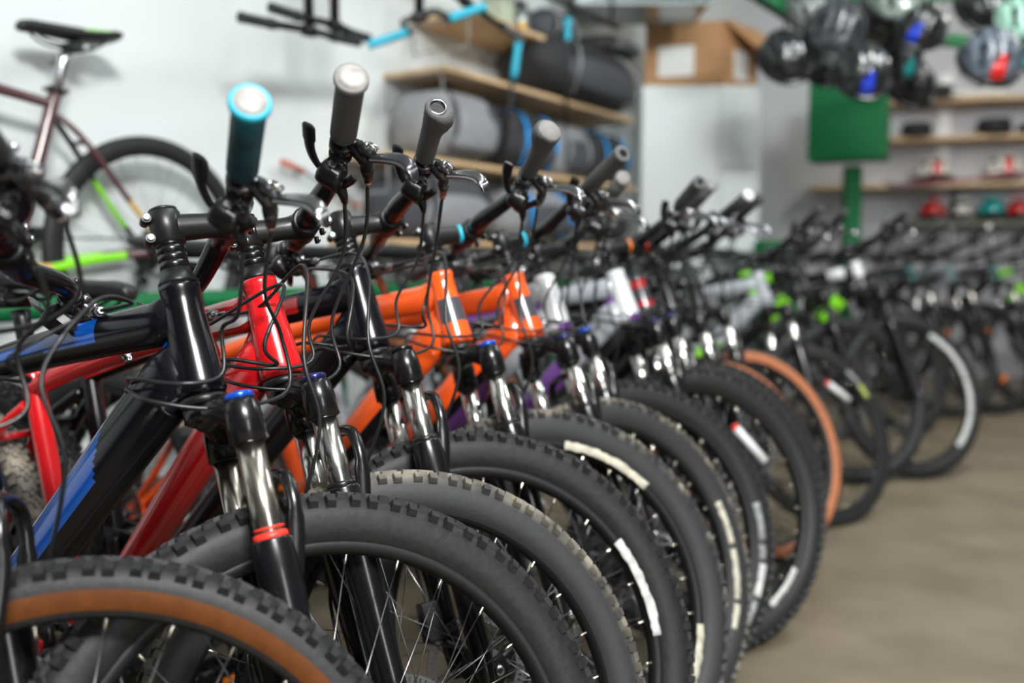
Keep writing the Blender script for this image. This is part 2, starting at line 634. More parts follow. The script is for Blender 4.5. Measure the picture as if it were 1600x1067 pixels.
def saddle_mesh(accent):
    def f():
        mb = MB(SADM, accent or SADM)
        secs = [(0.145, 0.012, 0.012, -0.012), (0.135, 0.019, 0.020, -0.006), (0.10, 0.023, 0.024, -0.001), (0.04, 0.030, 0.026, 0.0), (-0.02, 0.046, 0.026, 0.001),
                (-0.07, 0.064, 0.026, 0.005), (-0.105, 0.070, 0.024, 0.010), (-0.125, 0.062, 0.020, 0.012), (-0.135, 0.045, 0.012, 0.010)]
        secs = cr(secs, 4)
        prev = None
        for x, hw, th, z in secs:
            row = []
            for k in range(24):
                a = 2 * PI * k / 24
                yy = hw * math.cos(a)
                zz = math.sin(a)
                zz = zz * th * 0.55 if zz > 0 else zz * th * 1.0
                groove = -0.006 * math.exp(-(yy / 0.009) ** 2) if math.sin(a) > 0 and abs(x) < 0.1 else 0
                row.append(mb.bm.verts.new((x, yy, z + zz + groove - (0.10 * yy * yy / 0.005 * 0.02))))
            if prev:
                mb.bridge(prev, row, matf=(lambda q, x=x: 1 if (accent and 0.0 < q < 0.12 and -0.09 < x < -0.03) else 0))
            else:
                mb.face(row)
            prev = row
        mb.face(list(reversed(prev)))
        return mb.done('saddle')
    return cached(('saddle', accent.name if accent else ''), f)


def saddle_rails():
    def f():
        mb = MB(BLKM)
        for s_ in (-1, 1):
            mb.tube(cr([(0.115, s_ * 0.008, -0.015), (0.07, s_ * 0.020, -0.040), (0.0, s_ * 0.022, -0.044), (-0.05, s_ * 0.022, -0.042), (-0.095, s_ * 0.030, -0.012)], 5), 0.0035, 8)
        mb.lathe((-0.005, -0.03, -0.046), LF, [(0, 0.008), (0.002, 0.013), (0.058, 0.013), (0.06, 0.008)], 14)
        mb.box((-0.005, 0, -0.036), (0.04, 0.055, 0.008))
        return mb.done('saddle_rails')
    return cached('rails', f)


# ------------------------------------------------------------------ grips and controls
def grip(parent, mtx, e, d, kind, fwd, name='grip'):
    """e = outer end, d = unit vector pointing inboard"""
    body, cap = {'teal': (GRIPT, TEAL), 'gflange': (GRIPG, CAPG), 'ergo_hole': (GRIPG, GRIPG), 'ergo': (GRIPG, CAPG), 'hole': (GRIPG, GRIPG), 'plain': (GRIPG, CAPG),
                 'white': (GRIPK, CAPW), 'pink': (GRIPK, mat('pink_rubber', (0.75, 0.13, 0.30), 0.5)), 'black': (GRIPK, GRIPK)}[kind]
    mb = MB(body, cap, BLKP)
    if kind in ('teal', 'gflange'):
        fr = 0.0195
        mb.lathe(e, d, [(0.0, fr - 0.003), (0.001, fr - 0.0008), (0.003, fr), (0.007, fr), (0.009, fr - 0.003)], 32, 1)
        mb.lathe(e, d, [(0.0085, 0.0165), (0.02, 0.0160), (0.06, 0.0158), (0.10, 0.0157), (0.122, 0.0155), (0.127, 0.0138)], 32, 0)
        for i in range(22):
            h = 0.014 + i * 0.005
            mb.lathe(e, d, [(h, 0.0158), (h + 0.0012, 0.0163), (h + 0.0024, 0.0158)], 32, 0, caps=False)
        g = mb.done(name, parent, mtx)
        c = MB(SIL if kind == 'teal' else CAPG)
        c.mats = [mat('end_plug_pale', (0.36, 0.35, 0.335), 0.5, noise=(0.21, 0.20, 0.19), scale=70)]
        c.lathe(e, d, [(-0.0028, 0.004), (-0.0025, 0.010), (-0.0014, 0.0148), (0.001, 0.0162), (0.002, 0.0162)], 32)
        c.done('end_plug', g)
        return g
    if kind in ('ergo_hole', 'ergo'):
        n = 18
        side = fwd if kind == 'ergo_hole' else (V((-0.8, 0, 0.6)) - d * d.dot(V((-0.8, 0, 0.6)))).normalized()
        b = d.cross(side).normalized()
        prev = None
        for i in range(n + 1):
            h = 0.128 * i / n
            w_ = math.exp(-((h - 0.020) / (0.026 if kind == 'ergo_hole' else 0.032)) ** 2)
            r = 0.0142 + 0.0028 * max(0, 1 - h / 0.05) + (0.0006 if i % 2 else 0)
            if h < 0.004:
                w_ *= 0.85
                r -= 0.002
            row = []
            for k in range(28):
                a = 2 * PI * k / 28
                q = max(0, math.cos(a)) ** 1.3
                rr = r + (0.0095 if kind == 'ergo_hole' else 0.0125) * w_ * q
                row.append(mb.bm.verts.new(e + d * h + side * (rr * math.cos(a)) + b * (rr * math.sin(a))))
            if prev:
                mb.bridge(prev, row, 0)
            elif kind == 'ergo':
                mb.face(row, 1)
            else:
                hole = [mb.bm.verts.new(e + side * (0.0108 * math.cos(2 * PI * k / 28)) + b * (0.0108 * math.sin(2 * PI * k / 28))) for k in range(28)]
                mb.bridge(row, hole, 1)
                deep = [mb.bm.verts.new(e + d * 0.022 + side * (0.0085 * math.cos(2 * PI * k / 28)) + b * (0.0085 * math.sin(2 * PI * k / 28))) for k in range(28)]
                mb.bridge(hole, deep, 2)
                mb.face(deep, 2)
            prev = row
        mb.face(prev, 0)
        g = mb.done(name, parent, mtx)
        if kind == 'ergo_hole':
            c = MB(SIL)
            c.lathe(e, d, [(0.0015, 0.0116), (-0.0008, 0.0116), (-0.0011, 0.0102), (0.002, 0.0100)], 32, caps=False)
            c.done('bar_end_ring', g)
        return g
    if kind == 'hole':
        mb.lathe(e, d, [(0.02, 0.0075), (0.0, 0.0080)], 28, 2)
        mb.lathe(e, d, [(0.0, 0.0080), (0.0, 0.0155), (0.0015, 0.0168), (0.005, 0.0170), (0.01, 0.0163), (0.06, 0.0158), (0.12, 0.0155), (0.127, 0.0138)], 28, 0, caps=False)
        return mb.done(name, parent, mtx)
    mb.lathe(e, d, [(-0.002, 0.006), (-0.0015, 0.0125), (0.002, 0.0165), (0.006, 0.0165), (0.008, 0.0158)], 28, 1)
    mb.lathe(e, d, [(0.0075, 0.0158), (0.06, 0.0155), (0.12, 0.0153), (0.127, 0.0138)], 28, 0)
    if kind == 'white':
        mb.lathe(e, d, [(-0.003, 0.003), (-0.0021, 0.0032)], 12, 0)
    return mb.done(name, parent, mtx)


def controls(parent, mtx, gb, o, side, lever_mat, rnd, shifter=True):
    """brake lever and shifter just inboard of the grip; returns cable start points (local) """
    f = V((math.cos(0.50), 0, -math.sin(0.50)))
    f = (f - o * f.dot(o)).normalized()
    n = o.cross(f).normalized()
    if n.z < 0:
        n = -n

    def P(a, b, c=0.0):
        return gb + o * a + f * b + n * c
    B = MB(lever_mat, SIL, BLKP)
    # clamp round the bar
    B.lathe(P(-0.028, 0), o, [(0, 0.0135), (0.001, 0.0158), (0.013, 0.0158), (0.014, 0.0135)], 20)
    B.tube([P(-0.021, 0.010, 0.010), P(-0.021, 0.020, 0.006)], [0.008, 0.009], 10)
    B.lathe(P(-0.021, -0.004, 0.016), n, [(0, 0.0045), (0.005, 0.0045), (0.006, 0.003)], 10, 1)
    # body reaching forward then inboard (barrel)
    B.tube(cr([P(-0.018, 0.008, 0.004), P(-0.018, 0.022, 0.002), P(-0.022, 0.034, 0), P(-0.040, 0.038, 0)], 5), [(0.009, 0.010)] * 5 + [(0.0095, 0.010)] * 6 + [(0.0085, 0.0085)] * 5, 12)
    B.tube([P(-0.036, 0.038), P(-0.050, 0.040), P(-0.066, 0.042)], [0.0090, 0.0078, 0.0062], 14)
    B.tube([P(-0.066, 0.042), P(-0.072, 0.0427), P(-0.080, 0.0435)], [0.0058, 0.0056, 0.0040], 12, 1)
    B.tube([P(-0.012, 0.018, 0.006), P(-0.008, 0.030, 0.004), P(-0.004, 0.042, 0.002)], [0.0075, 0.0085, 0.006], 10)
    for a_, b_, c_ in ((-0.028, 0.015, 0.011), (-0.012, 0.022, 0.013), (-0.020, 0.029, 0.012), (-0.005, 0.028, 0.011)):
        B.lathe(P(a_, b_, c_), n, [(-0.006, 0.0042), (0.0, 0.0042), (0.0014, 0.003)], 8, 1)
    br = B.done('brake_lever', parent, mtx)
    # round pivot cap
    C = MB(SIL, BLKP)
    cd_ = (n + o * 0.9).normalized()
    C.lathe(P(0.000, 0.036, 0.010), cd_, [(-0.010, 0.0062), (-0.001, 0.0076), (0.0015, 0.0080), (0.002, 0.0070), (0.0012, 0.0058)], 22, 0, mats=[0, 0, 0, 0, 1])
    C.lathe(P(0.000, 0.036, 0.010) + cd_ * 0.0012, cd_, [(0, 0.0024), (0.0009, 0.0020)], 8, 0)
    C.done('pivot_cap', br)
    # blade
    L = MB(mat('lever_polished_grey', (0.34, 0.34, 0.35), 0.22, metal=1) if lever_mat is not BLKP else GUN)
    pts = [P(-0.008, 0.040, -0.001), P(0.004, 0.052, 0.001), P(0.016, 0.064, 0.002), P(0.028, 0.078, 0.001), P(0.034, 0.090, -0.003), P(0.034, 0.099, -0.009), P(0.031, 0.104, -0.014)]
    q = cr([tuple(p) for p in pts], 5)
    m_ = len(q)
    # channel-shaped section: a concave strip with rounded rims
    prev = None
    for i, p in enumerate(q):
        p = V(p)
        t = (V(q[min(i + 1, m_ - 1)]) - V(q[max(i - 1, 0)])).normalized()
        a = (n - t * n.dot(t)).normalized()
        c = t.cross(a)
        if c.dot(f) < 0:
            c = -c
        s_ = i / (m_ - 1)
        w_ = 0.0060 + 0.0028 * math.sin(PI * min(1, s_ * 1.05)) if s_ < 0.95 else 0.0055
        row = []
        for u, v_ in ((-1, 0.0), (-1.0, 0.0030), (-0.6, 0.0042), (0, 0.0024), (0.6, 0.0042), (1, 0.0030), (1, 0.0), (0.5, -0.0016), (0, -0.0020), (-0.5, -0.0016)):
            row.append(L.bm.verts.new(p + a * (u * w_) + c * v_))
        if prev:
            L.bridge(prev, row)
        else:
            L.face(row)
        prev = row
    L.face(list(reversed(prev)))
    L.done('lever_blade', br)
    sh_end = None
    if shifter:
        S = MB(BLKP, GUN)
        S.lathe(P(-0.050, 0), o, [(0, 0.0130), (0.001, 0.0150), (0.010, 0.0150), (0.011, 0.0130)], 18)
        S.tube([P(-0.045, 0.006, -0.010), P(-0.043, 0.012, -0.022)], [0.009, 0.011], 12)
        S.lathe(P(-0.040, -0.008, -0.034), f, [(0, 0.009), (0.002, 0.0145), (0.006, 0.0165), (0.014, 0.0170), (0.026, 0.0165), (0.031, 0.0150), (0.033, 0.010)], 24)
        S.lathe(P(-0.040, 0.025, -0.034), f, [(0, 0.0085), (0.002, 0.008), (0.0025, 0.004)], 16, 1)
        S.box(P(-0.034, 0.004, -0.018), (0.020, 0.016, 0.014), M((o, f, n)).transposed(), 1, 0.7)
        S.lathe(P(-0.052, -0.004, 0.013), n, [(0, 0.004), (0.004, 0.004), (0.005, 0.0025)], 8, 1)
        S.lathe(P(-0.024, 0.006, -0.030), o, [(0, 0.006), (0.003, 0.006), (0.004, 0.004)], 10, 1)
        S.box(P(-0.060, 0.020, -0.034), (0.016, 0.018, 0.010), M((o, f, n)).transposed(), 0, 0.8)
        S.tube([P(-0.052, 0.022, -0.034), P(-0.068, 0.030, -0.036), P(-0.080, 0.034, -0.037)], [0.0075, 0.006, 0.0042], 10)
        sh = S.done('gear_shifter', parent, mtx)
        T = MB(BLKP)
        T.tube(cr([P(-0.040, 0.006, -0.036), P(-0.030, -0.012, -0.036), P(-0.012, -0.024, -0.033), P(0.006, -0.030, -0.028), P(0.022, -0.034, -0.024)], 4),
               [(0.0035, 0.006)] * 5 + [(0.003, 0.0075)] * 6 + [(0.0028, 0.0095)] * 5 + [(0.002, 0.007)], 10, hint=tuple(n))
        T.tube([P(-0.046, 0.026, -0.036), P(-0.020, 0.036, -0.036), P(-0.006, 0.040, -0.035)], [(0.003, 0.006), (0.003, 0.006), (0.002, 0.005)], 8, hint=tuple(n))
        T.done('thumb_lever', sh)
        W = MB(CAPW)
        W.box(P(-0.0234, 0.014, -0.036), (0.0012, 0.010, 0.0022), M((o, f, n)).transposed())
        W.done('gear_mark', sh)
        sh_end = P(-0.080, 0.034, -0.037)
    return P(-0.080, 0.0435), sh_end, o, f, n


# ------------------------------------------------------------------ the bicycle
def bicycle(name, fit, label, group, frame_mats, style, tyre, grips='plain', knob=None, decals=(), fork_mat=None, stan=None, seal=None, lever=None,
            dt=0.030, tt=0.021, rear_tyre=None, cables=4, nsp=28, rigid=False, saddle_h=0.20, saddle_acc=None, disc=True, bar_mat=None, z_lift=0.0, seatR=None,
            stem_mark=None, pedals=True, shift=True, exposed=0.0, stl=None, reflector=False, tubes=()):
    x, y, psi, lean, st, z0, R, a2c, dst, dri, dsm, dbk = fit
    rnd = random.Random(hash(name + label) % 1000 if False else int(abs(x * 1000 + y * 777)) % 9973)
    root = empty(name, (x, y, z0 + z_lift), (-lean, 0, psi))
    tag(root, label, 'bicycle', group)
    fork_mat = fork_mat or BLK
    stan = stan or CHR
    lever = lever or GUN
    bar_mat = bar_mat or BLK
    hub = V((0, 0, R))
    A0 = hub - FW * 0.044
    S = M.Translation(A0) @ M.Rotation(st, 4, AX) @ M.Translation(-A0)
    crown = A0 + AX * a2c
    hb = crown + AX * 0.012
    ht = hb + AX * G['htl']
    bb = V((G['bbx'], 0, R + G['bbz']))
    sdir = V((-math.cos(math.radians(73)), 0, math.sin(math.radians(73))))
    STL = stl or G['stl']
    sj = bb + sdir * STL
    rR = R
    rh = V((bb.x - 0.435, 0, rR - z0 / math.cos(lean)))
    Y = V((0, 1, 0))
    m0 = frame_mats[0]
    fm = MB(*frame_mats)
    sty = style

    def mf(part):
        return lambda t, nn: sty(part, t, nn)
    # tapered head tube
    hp = [(0, 0.0265), (0.004, 0.0290), (0.010, 0.0296), (0.03, 0.0285), (0.06, 0.0265), (0.10, 0.0235), (0.122, 0.0225), (0.128, 0.0240), (0.1362, 0.0240)]
    if rigid:
        hp = [(h, r * 0.66) for h, r in hp]
    hseg = 28
    n_ = 24
    hpts = [hb + AX * (G['htl'] * i / n_) for i in range(n_ + 1)]

    def hr(h):
        for (a, ra), (b, rb_) in zip(hp, hp[1:]):
            if h <= b:
                return ra + (rb_ - ra) * (h - a) / (b - a)
        return hp[-1][1]
    fm.tube(hpts, [hr(G['htl'] * i / n_) for i in range(n_ + 1)], hseg, matf=mf('head'), hint=tuple(FW))
    # down tube: starts at the head tube, deep section
    d0 = hb + AX * 0.036 - FW * 0.004
    d1 = hb + AX * 0.028 - FW * 0.05
    dirn = (bb - d1).normalized()
    pts = [d0] + [d1 + dirn * ((bb - d1).length * k / 90) for k in range(91)]
    rr = []
    for i in range(len(pts)):
        t = i / (len(pts) - 1)
        rr.append((dt * (1.18 - 0.36 * t), dt * 0.80))
    fm.tube(pts, rr, 72 if style is st_blue else 36, matf=mf('down'))
    # top tube
    t0 = ht - AX * 0.032 - FW * 0.002
    t1 = ht - AX * 0.034 - FW * 0.045
    e = sj - t1
    pts = [t0] + [t1 + e * (k / 70) + V((0, 0, 0.012 * math.sin(PI * k / 70))) for k in range(71)]
    rr = [(tt * (1.25 - 0.45 * i / 71), tt * 0.92) for i in range(72)]
    fm.tube(pts, rr, 36, matf=mf('top'))
    # gusset between the tubes
    if not rigid:
        g = [(tuple(hb + AX * 0.06 - FW * 0.012)), tuple(hb + AX * 0.055 - FW * 0.07 - V((0, 0, 0.010)))]
        fm.tube(g, [(0.034, 0.014), (0.006, 0.008)], 12, matf=mf('down'))
    # seat tube and stays
    pts = [bb + sdir * ((STL + 0.045) * k / 16) for k in range(17)]
    fm.tube(pts, [0.0195 - 0.002 * (k / 16) for k in range(17)], 18, matf=mf('seat'))
    fm.lathe(bb - Y * 0.036, Y, [(0, 0.020), (0.002, 0.023), (0.070, 0.023), (0.072, 0.020)], 20)
    for s_ in (-1, 1):
        fm.tube(cr([bb + V((-0.02, s_ * 0.020, 0)), bb + V((-0.09, s_ * 0.040, -0.004)), (bb + rh) / 2 + V((0, s_ * 0.056, 0.0)), rh + V((0.02, s_ * 0.066, 0.0)), rh + V((0, s_ * 0.067, 0))], 5),
                [(0.013, 0.008)] * 20 + [0.007], 12, matf=mf('chain'))
        fm.tube(cr([sj + V((-0.005, s_ * 0.014, -0.03)), sj + (rh - sj) * 0.25 + V((0, s_ * 0.038, 0)), sj + (rh - sj) * 0.7 + V((0, s_ * 0.056, 0)), rh + V((0.0, s_ * 0.067, 0.02))], 6),
                0.0088, 12, matf=mf('stay' if s_ > 0 else 'stay_far'))
        fm.box(rh + V((0.002, s_ * 0.068, 0.004)), (0.036, 0.007, 0.040))
    fm.tube([sj + (rh - sj) * 0.24 - Y * 0.036, sj + (rh - sj) * 0.24 + Y * 0.036], 0.007, 8)
    frame = fm.done('frame', root)
    # bottle bosses / bolts
    # ---- headset, spacers, stem (turn with the fork)
    hs = MB(BLKM)
    hs.lathe(hb - AX * 0.012, AX, [(0, 0.024), (0.002, 0.0285), (0.009, 0.0285), (0.0115, 0.0245)], 28)
    hs.done('headset', root)
    hs = MB(BLKM)
    hs.lathe(ht, AX, [(0.0005, 0.0232), (0.004, 0.0236), (0.010, 0.0200), (0.020, 0.0175)], 28)
    hs.done('headset', root)
    stack = G['bstack'] + dst
    sc = ht + AX * stack
    cl = sc + FW * (G['stem'] + dsm)
    sp = MB(BLK)
    h = 0.0205
    while h < stack - 0.020:
        hh = min(0.0095, stack - 0.020 - h)
        sp.lathe(ht, AX, [(h, 0.0155), (h + 0.0006, 0.0172), (h + hh - 0.0006, 0.0172), (h + hh, 0.0155)], 24)
        h += hh + 0.0001
        if hh < 0.004:
            break
    sp.done('headset_spacer', root, S)
    sm = MB(BLKM, SIL, CAPW)
    sm.lathe(sc - AX * 0.021, AX, [(0, 0.0165), (0.001, 0.0192), (0.040, 0.0192), (0.042, 0.0175)], 26)
    sm.lathe(sc + AX * 0.021, AX, [(0, 0.017), (0.0035, 0.017), (0.005, 0.0135)], 24)
    sm.lathe(sc + AX * 0.0255, AX, [(0, 0.0045), (0.003, 0.0045), (0.0034, 0.003)], 10, 1)
    tube4(sm, [(*(sc + FW * 0.010), 0.0175), (*(sc + FW * 0.030), 0.0165), (*(cl - FW * 0.024), 0.0160), (*(cl - FW * 0.010), 0.0195)], 6, seg=20)
    sm.lathe(cl - Y * 0.026, Y, [(0, 0.0175), (0.002, 0.0205), (0.050, 0.0205), (0.052, 0.0175)], 24)
    for a in (-0.013, 0.013):
        # rear pinch bolts
        sm.tube([sc - FW * 0.022 + AX * a - Y * 0.010, sc - FW * 0.022 + AX * a + Y * 0.010], 0.0058, 10)
        sm.lathe(sc - FW * 0.022 + AX * a - Y * 0.010, -Y, [(0, 0.0042), (0.003, 0.0042), (0.0034, 0.003)], 10, 1)
        for b_ in (-0.018, 0.018):
            sm.lathe(cl + FW * 0.016 + AX * a * 1.35 + Y * b_, FW, [(0, 0.0055), (0.005, 0.0055)], 10)
            sm.lathe(cl + FW * 0.021 + AX * a * 1.35 + Y * b_, FW, [(0, 0.0035), (0.0025, 0.0035)], 8, 1)
    sm.done('stem', root, S)
    if stem_mark:
        k = MB(stem_mark)
        k.lathe(cl - FW * 0.026, FW, [(0, 0.0168), (0.0004, 0.0172), (0.007, 0.0176), (0.0075, 0.0170)], 20, caps=False)
        k.done('stem_band', root, S)
    # ---- handlebar
    back, rise, bw = G['back'] + dbk, G['rise'] + dri, G['barw']
    bm_ = MB(bar_mat)
    gd = V((math.sin(math.radians(9)), math.cos(math.radians(9)), -0.05)).normalized()
    er = cl + V((-back, -bw, rise))
    gbr = er + gd * 0.125
    half = []
    rs = [(0.0, 0.0158), (0.035, 0.0158), (0.06, 0.0150)]
    inner = gbr + gd * 0.045
    c1 = cl + Y * -0.035
    c2 = cl + Y * -0.065 + (inner - cl) * 0.03
    c3 = inner + gd * 0.04
    path = [cl, c1, c2, c3 * 0.75 + c2 * 0.25, inner, gbr, er + gd * 0.004]
    rads = [0.0158, 0.0158, 0.0152, 0.0128, 0.0113, 0.0111, 0.0111]
    right = cr([(*p, r_) for p, r_ in zip(path, rads)], 6)

    def mir(p):
        return (p[0], -p[1], *p[2:])
    allp = [mir(p) for p in reversed(right)] + right[1:]
    bm_.tube([p[:3] for p in allp], [p[3] for p in allp], 18)
    bm_.done('handlebar', root, S)
    gk, fdir = grips, V((1, 0, -0.2)).normalized()
    grip(root, S, er, gd, gk, fdir)
    gdl = V(mir(gd))
    el = V(mir(er))
    grip(root, S, el, gdl, gk, fdir)
    cr_s = []
    for sd, gb_, g_ in ((-1, gbr, gd), (1, V(mir(gbr)), gdl)):
        cr_s.append(controls(root, S, gb_, -g_, sd, lever, rnd, shift))
    # ---- fork
    c0 = hub - FW * G['legf']
    cu, se = a2c - G['cu'], a2c - G['se'] - exposed
    Yw = G['legw']
    if rigid:
        fk = MB(fork_mat)
        for s_ in (-1, 1):
            tube4(fk, [(*(crown + AX * -0.004 + FW * 0.005), 0.017), (*(crown - AX * 0.03 + Y * s_ * 0.035 + FW * 0.006), 0.016), (*(crown - AX * 0.10 + Y * s_ * 0.052 + FW * 0.010), 0.0135),
                       (*(hub + AX * 0.12 + Y * s_ * 0.056 - FW * 0.014), 0.010), (*(hub + Y * s_ * 0.057), 0.008)], 6, seg=14)
        fk.done('fork', root, S)
    else:
        ck = MB(fork_mat)
        ck.lathe(crown - AX * 0.022, AX, [(0, 0.020), (0.004, 0.027), (0.020, 0.0262)], 26)
        for s_ in (-1, 1):
            lt_ = c0 + AX * cu + Y * (s_ * Yw)
            tube4(ck, [(*(crown - AX * 0.012 - Y * s_ * 0.004), 0.021), (*(crown - AX * 0.012 + Y * (s_ * 0.03) + FW * 0.010), 0.0175), (*(lt_ + AX * 0.030 - Y * (s_ * 0.012)), 0.0175), (*(lt_ + AX * 0.028), 0.016)], 5, seg=16)
            ck.lathe(lt_ - AX * 0.004, AX, [(0, 0.0175), (0.002, 0.0212), (0.030, 0.0212), (0.046, 0.0195), (0.050, 0.0165), (0.052, 0.0150)], 26)
        ck.done('fork_crown', root, S)
        for s_ in (-1, 1):
            lt_ = c0 + AX * cu + Y * (s_ * Yw)
            stn = MB(stan)
            stn.lathe(c0 + AX * (se - 0.05) + Y * (s_ * Yw), AX, [(0, 0.0160), (cu - se + 0.052, 0.0160)], 28)
            stn.done('stanchion', root, S)
            kn = MB(knob or BLK)
            kk = []
            kn.lathe(lt_ + AX * 0.047, AX, [(0, 0.0150), (0.001, 0.0168), (0.006, 0.0168), (0.0075, 0.0150), (0.0078, 0.006), (0.010, 0.005)], 16)
            kn.done('fork_cap', root, S)
            lg = MB(fork_mat, seal or BLKP, NEON)
            top = c0 + AX * se + Y * (s_ * Yw)
            tube4(lg, [(*top, 0.0210), (*(top - AX * 0.030), 0.0240), (*(top - AX * 0.09), 0.0228), (*(top - AX * (se * 0.6)), 0.0178), (*(c0 + AX * 0.03 + Y * (s_ * Yw)), 0.0165), (*(c0 - AX * 0.012 + Y * (s_ * Yw)), 0.012)], 6, seg=22)
            lg.lathe(top - AX * 0.001, AX, [(0, 0.0185), (0.001, 0.0198), (0.006, 0.0192), (0.008, 0.0170)], 26, 1)
            if seal:
                lg.lathe(top + AX * 0.010, AX, [(0, 0.0161), (0.0015, 0.0178), (0.003, 0.0161)], 26, 1, caps=False)
            lg.tube([c0 + Y * (s_ * Yw) + FW * 0.0, hub + Y * (s_ * (Yw - 0.004))], [(0.014, 0.010), (0.015, 0.008)], 12)
            lg.done('fork_leg', root, S)
        ar = MB(fork_mat, NEON)
        tp = c0 + AX * se

        def A(s_, a, b_, c):
            return tp + Y * (s_ * Yw * a) + AX * b_ + FW * c
        pth = [A(-1, 1.05, -0.045, 0.016), A(-1, 1.04, 0.000, 0.028), A(-1, 1.0, 0.040, 0.034), A(-1, 0.82, 0.064, 0.034), A(-1, 0.45, 0.072, 0.032), A(1, 0, 0.073, 0.031), A(1, 0.45, 0.072, 0.032),
               A(1, 0.82, 0.064, 0.034), A(1, 1.0, 0.040, 0.034), A(1, 1.04, 0.0, 0.028), A(1, 1.05, -0.045, 0.016)]
        ar.tube(cr([tuple(p) for p in pth], 5), [(0.010, 0.006)] * 8 + [(0.008, 0.0075)] * 35 + [(0.010, 0.006)] * 8, 12, hint=tuple(FW))
        ar.done('fork_arch', root, S)
        # brake caliper on the left leg
        if disc:
            cp = MB(BLKM, GUN)
            q = c0 + AX * 0.085 + Y * (Yw - 0.024) - FW * 0.030
            cp.box(q, (0.034, 0.036, 0.060), M((FW, Y, AX)).transposed(), 0, 0.85)
            cp.tube([q + AX * 0.02, c0 + AX * 0.085 + Y * Yw], 0.009, 8, 1)
            cp.done('brake_caliper', root, S, bevel=0.003)
    # ---- wheels
    wheel(root, 'front_wheel', S @ M.Translation(hub), R, tyre, nsp=nsp, decals=decals, disc=disc, tubes=tubes)
    if reflector:
        rf = MB(ORA)
        rf.box(V((0.10, -0.012, -0.12)), (0.020, 0.010, 0.060), M.Rotation(0.7, 3, 'Y'))
        rf.box(V((-0.02, -0.012, 0.17)), (0.060, 0.010, 0.020))
        rf.done('amber_reflector', root, S @ M.Translation(hub))
    wheel(root, 'rear_wheel', M.Translation(rh), rR, rear_tyre or (tyre[0], tyre[1], tyre[2], tyre[3]), rear=True, nsp=nsp, disc=disc)
    # ---- drivetrain
    ca = rnd.uniform(0, 6.28)
    place('crankset', crank_mesh(), root, M.Translation(bb))
    for s_ in (-1, 1):
        a = ca + (PI if s_ > 0 else 0)
        arm = place('crank_arm', arm_mesh(s_), root, M.Translation(bb) @ M.Rotation(-a, 4, 'Y'))
        if pedals:
            pe = bb + V((0.17 * math.cos(a), s_ * 0.135, 0.17 * math.sin(a)))
            place('pedal', pedal_mesh(), root, M.Translation(pe))
    place('cassette', cassette_mesh(), root, M.Translation(rh))
    place('rear_derailleur', derailleur_mesh(), root, M.Translation(rh - V((0, 0, 0.02))))
    ch = MB(GUN)
    cy = V((0, -0.046, 0))
    pc = []
    for k in range(13):
        a = PI / 2 - PI * k / 12
        pc.append(bb + cy + V((0.074 * math.cos(a), 0, 0.074 * math.sin(a))))
    pc += [rh + V((0.05, -0.044, -0.150)), rh + V((0.02, -0.044, -0.150)), rh + V((-0.006, -0.044, -0.095)), rh + V((-0.03, -0.044, -0.020)), rh + V((-0.040, -0.044, 0.01)), rh + V((-0.02, -0.044, 0.038)), rh + V((0.0, -0.044, 0.043))]
    ch.tube(pc, [(0.0045, 0.0035)] * len(pc), 6, closed=True, hint=(0, 1, 0))
    ch.done('chain', root)
    # ---- seatpost, clamp, saddle
    stp = sj + sdir * 0.045
    sps = MB(SIL if seatR == 'silver' else BLKM)
    top = sj + sdir * saddle_h
    sps.tube([stp - sdir * 0.06, top - sdir * 0.03, top - sdir * 0.012], [0.0145, 0.0145, 0.017], 20)
    sps.done('seatpost', root)
    cp = MB(BLKM, SIL)
    cp.lathe(stp - sdir * 0.014, sdir, [(0, 0.019), (0.001, 0.0225), (0.015, 0.0225), (0.016, 0.019)], 20)
    cp.tube([stp - V((0.024, -0.012, 0.004)), stp - V((0.024, 0.022, 0.004))], 0.006, 10)
    cp.tube([stp - V((0.024, 0.022, 0.004)), stp + V((0.0, -0.030, 0.0)), stp + V((0.022, -0.028, 0.002))], [(0.006, 0.004), (0.007, 0.003), (0.005, 0.003)], 8, 0)
    cp.done('seat_clamp', root)
    sm_ = M.Translation(top + V((-0.012, 0, 0.052)))
    sd_ = place('saddle', saddle_mesh(saddle_acc), root, sm_)
    place('saddle_rails', saddle_rails(), sd_)
    # ---- cables
    if cables:
        (bR, sR, oR, fR, nR), (bL, sL, oL, fL, nL) = cr_s

        def W(p):
            return (S @ V((*p, 1)).to_3d().to_4d()).to_3d() if False else S @ V(p)
        Rr = S.to_3x3()
        inb = Rr @ (-oR)
        fo = Rr @ V((1, 0, 0))
        j = lambda s_: V((rnd.uniform(-s_, s_), rnd.uniform(-s_, s_), rnd.uniform(-s_, s_)))
        dn = bb - hb
        dn.normalize()
        P0 = W(bR)
        nearD = hb + AX * 0.004 + V((-0.03, -0.044, 0)) 
        cab = []
        Z = V((0, 0, 1))
        q = rnd.uniform(-0.012, 0.012)
        E0 = hb + V((-0.080, -0.040, 0.004))
        E1 = hb + V((-0.112, -0.012, -0.004))
        # right brake hose: hangs straight down, swings round the front of the head tube and back along its near side
        cab.append([P0, P0 + inb * 0.050 - Z * 0.050, hb + AX * 0.105 + fo * (0.142 + q) + V((0, -0.050, 0)), hb + AX * 0.030 + fo * (0.125 + q) + V((0, -0.040, 0)),
                    hb + AX * -0.002 + fo * 0.060 + V((0, -0.062, 0)), hb + V((-0.020, -0.064, -0.004)), E0, E1])
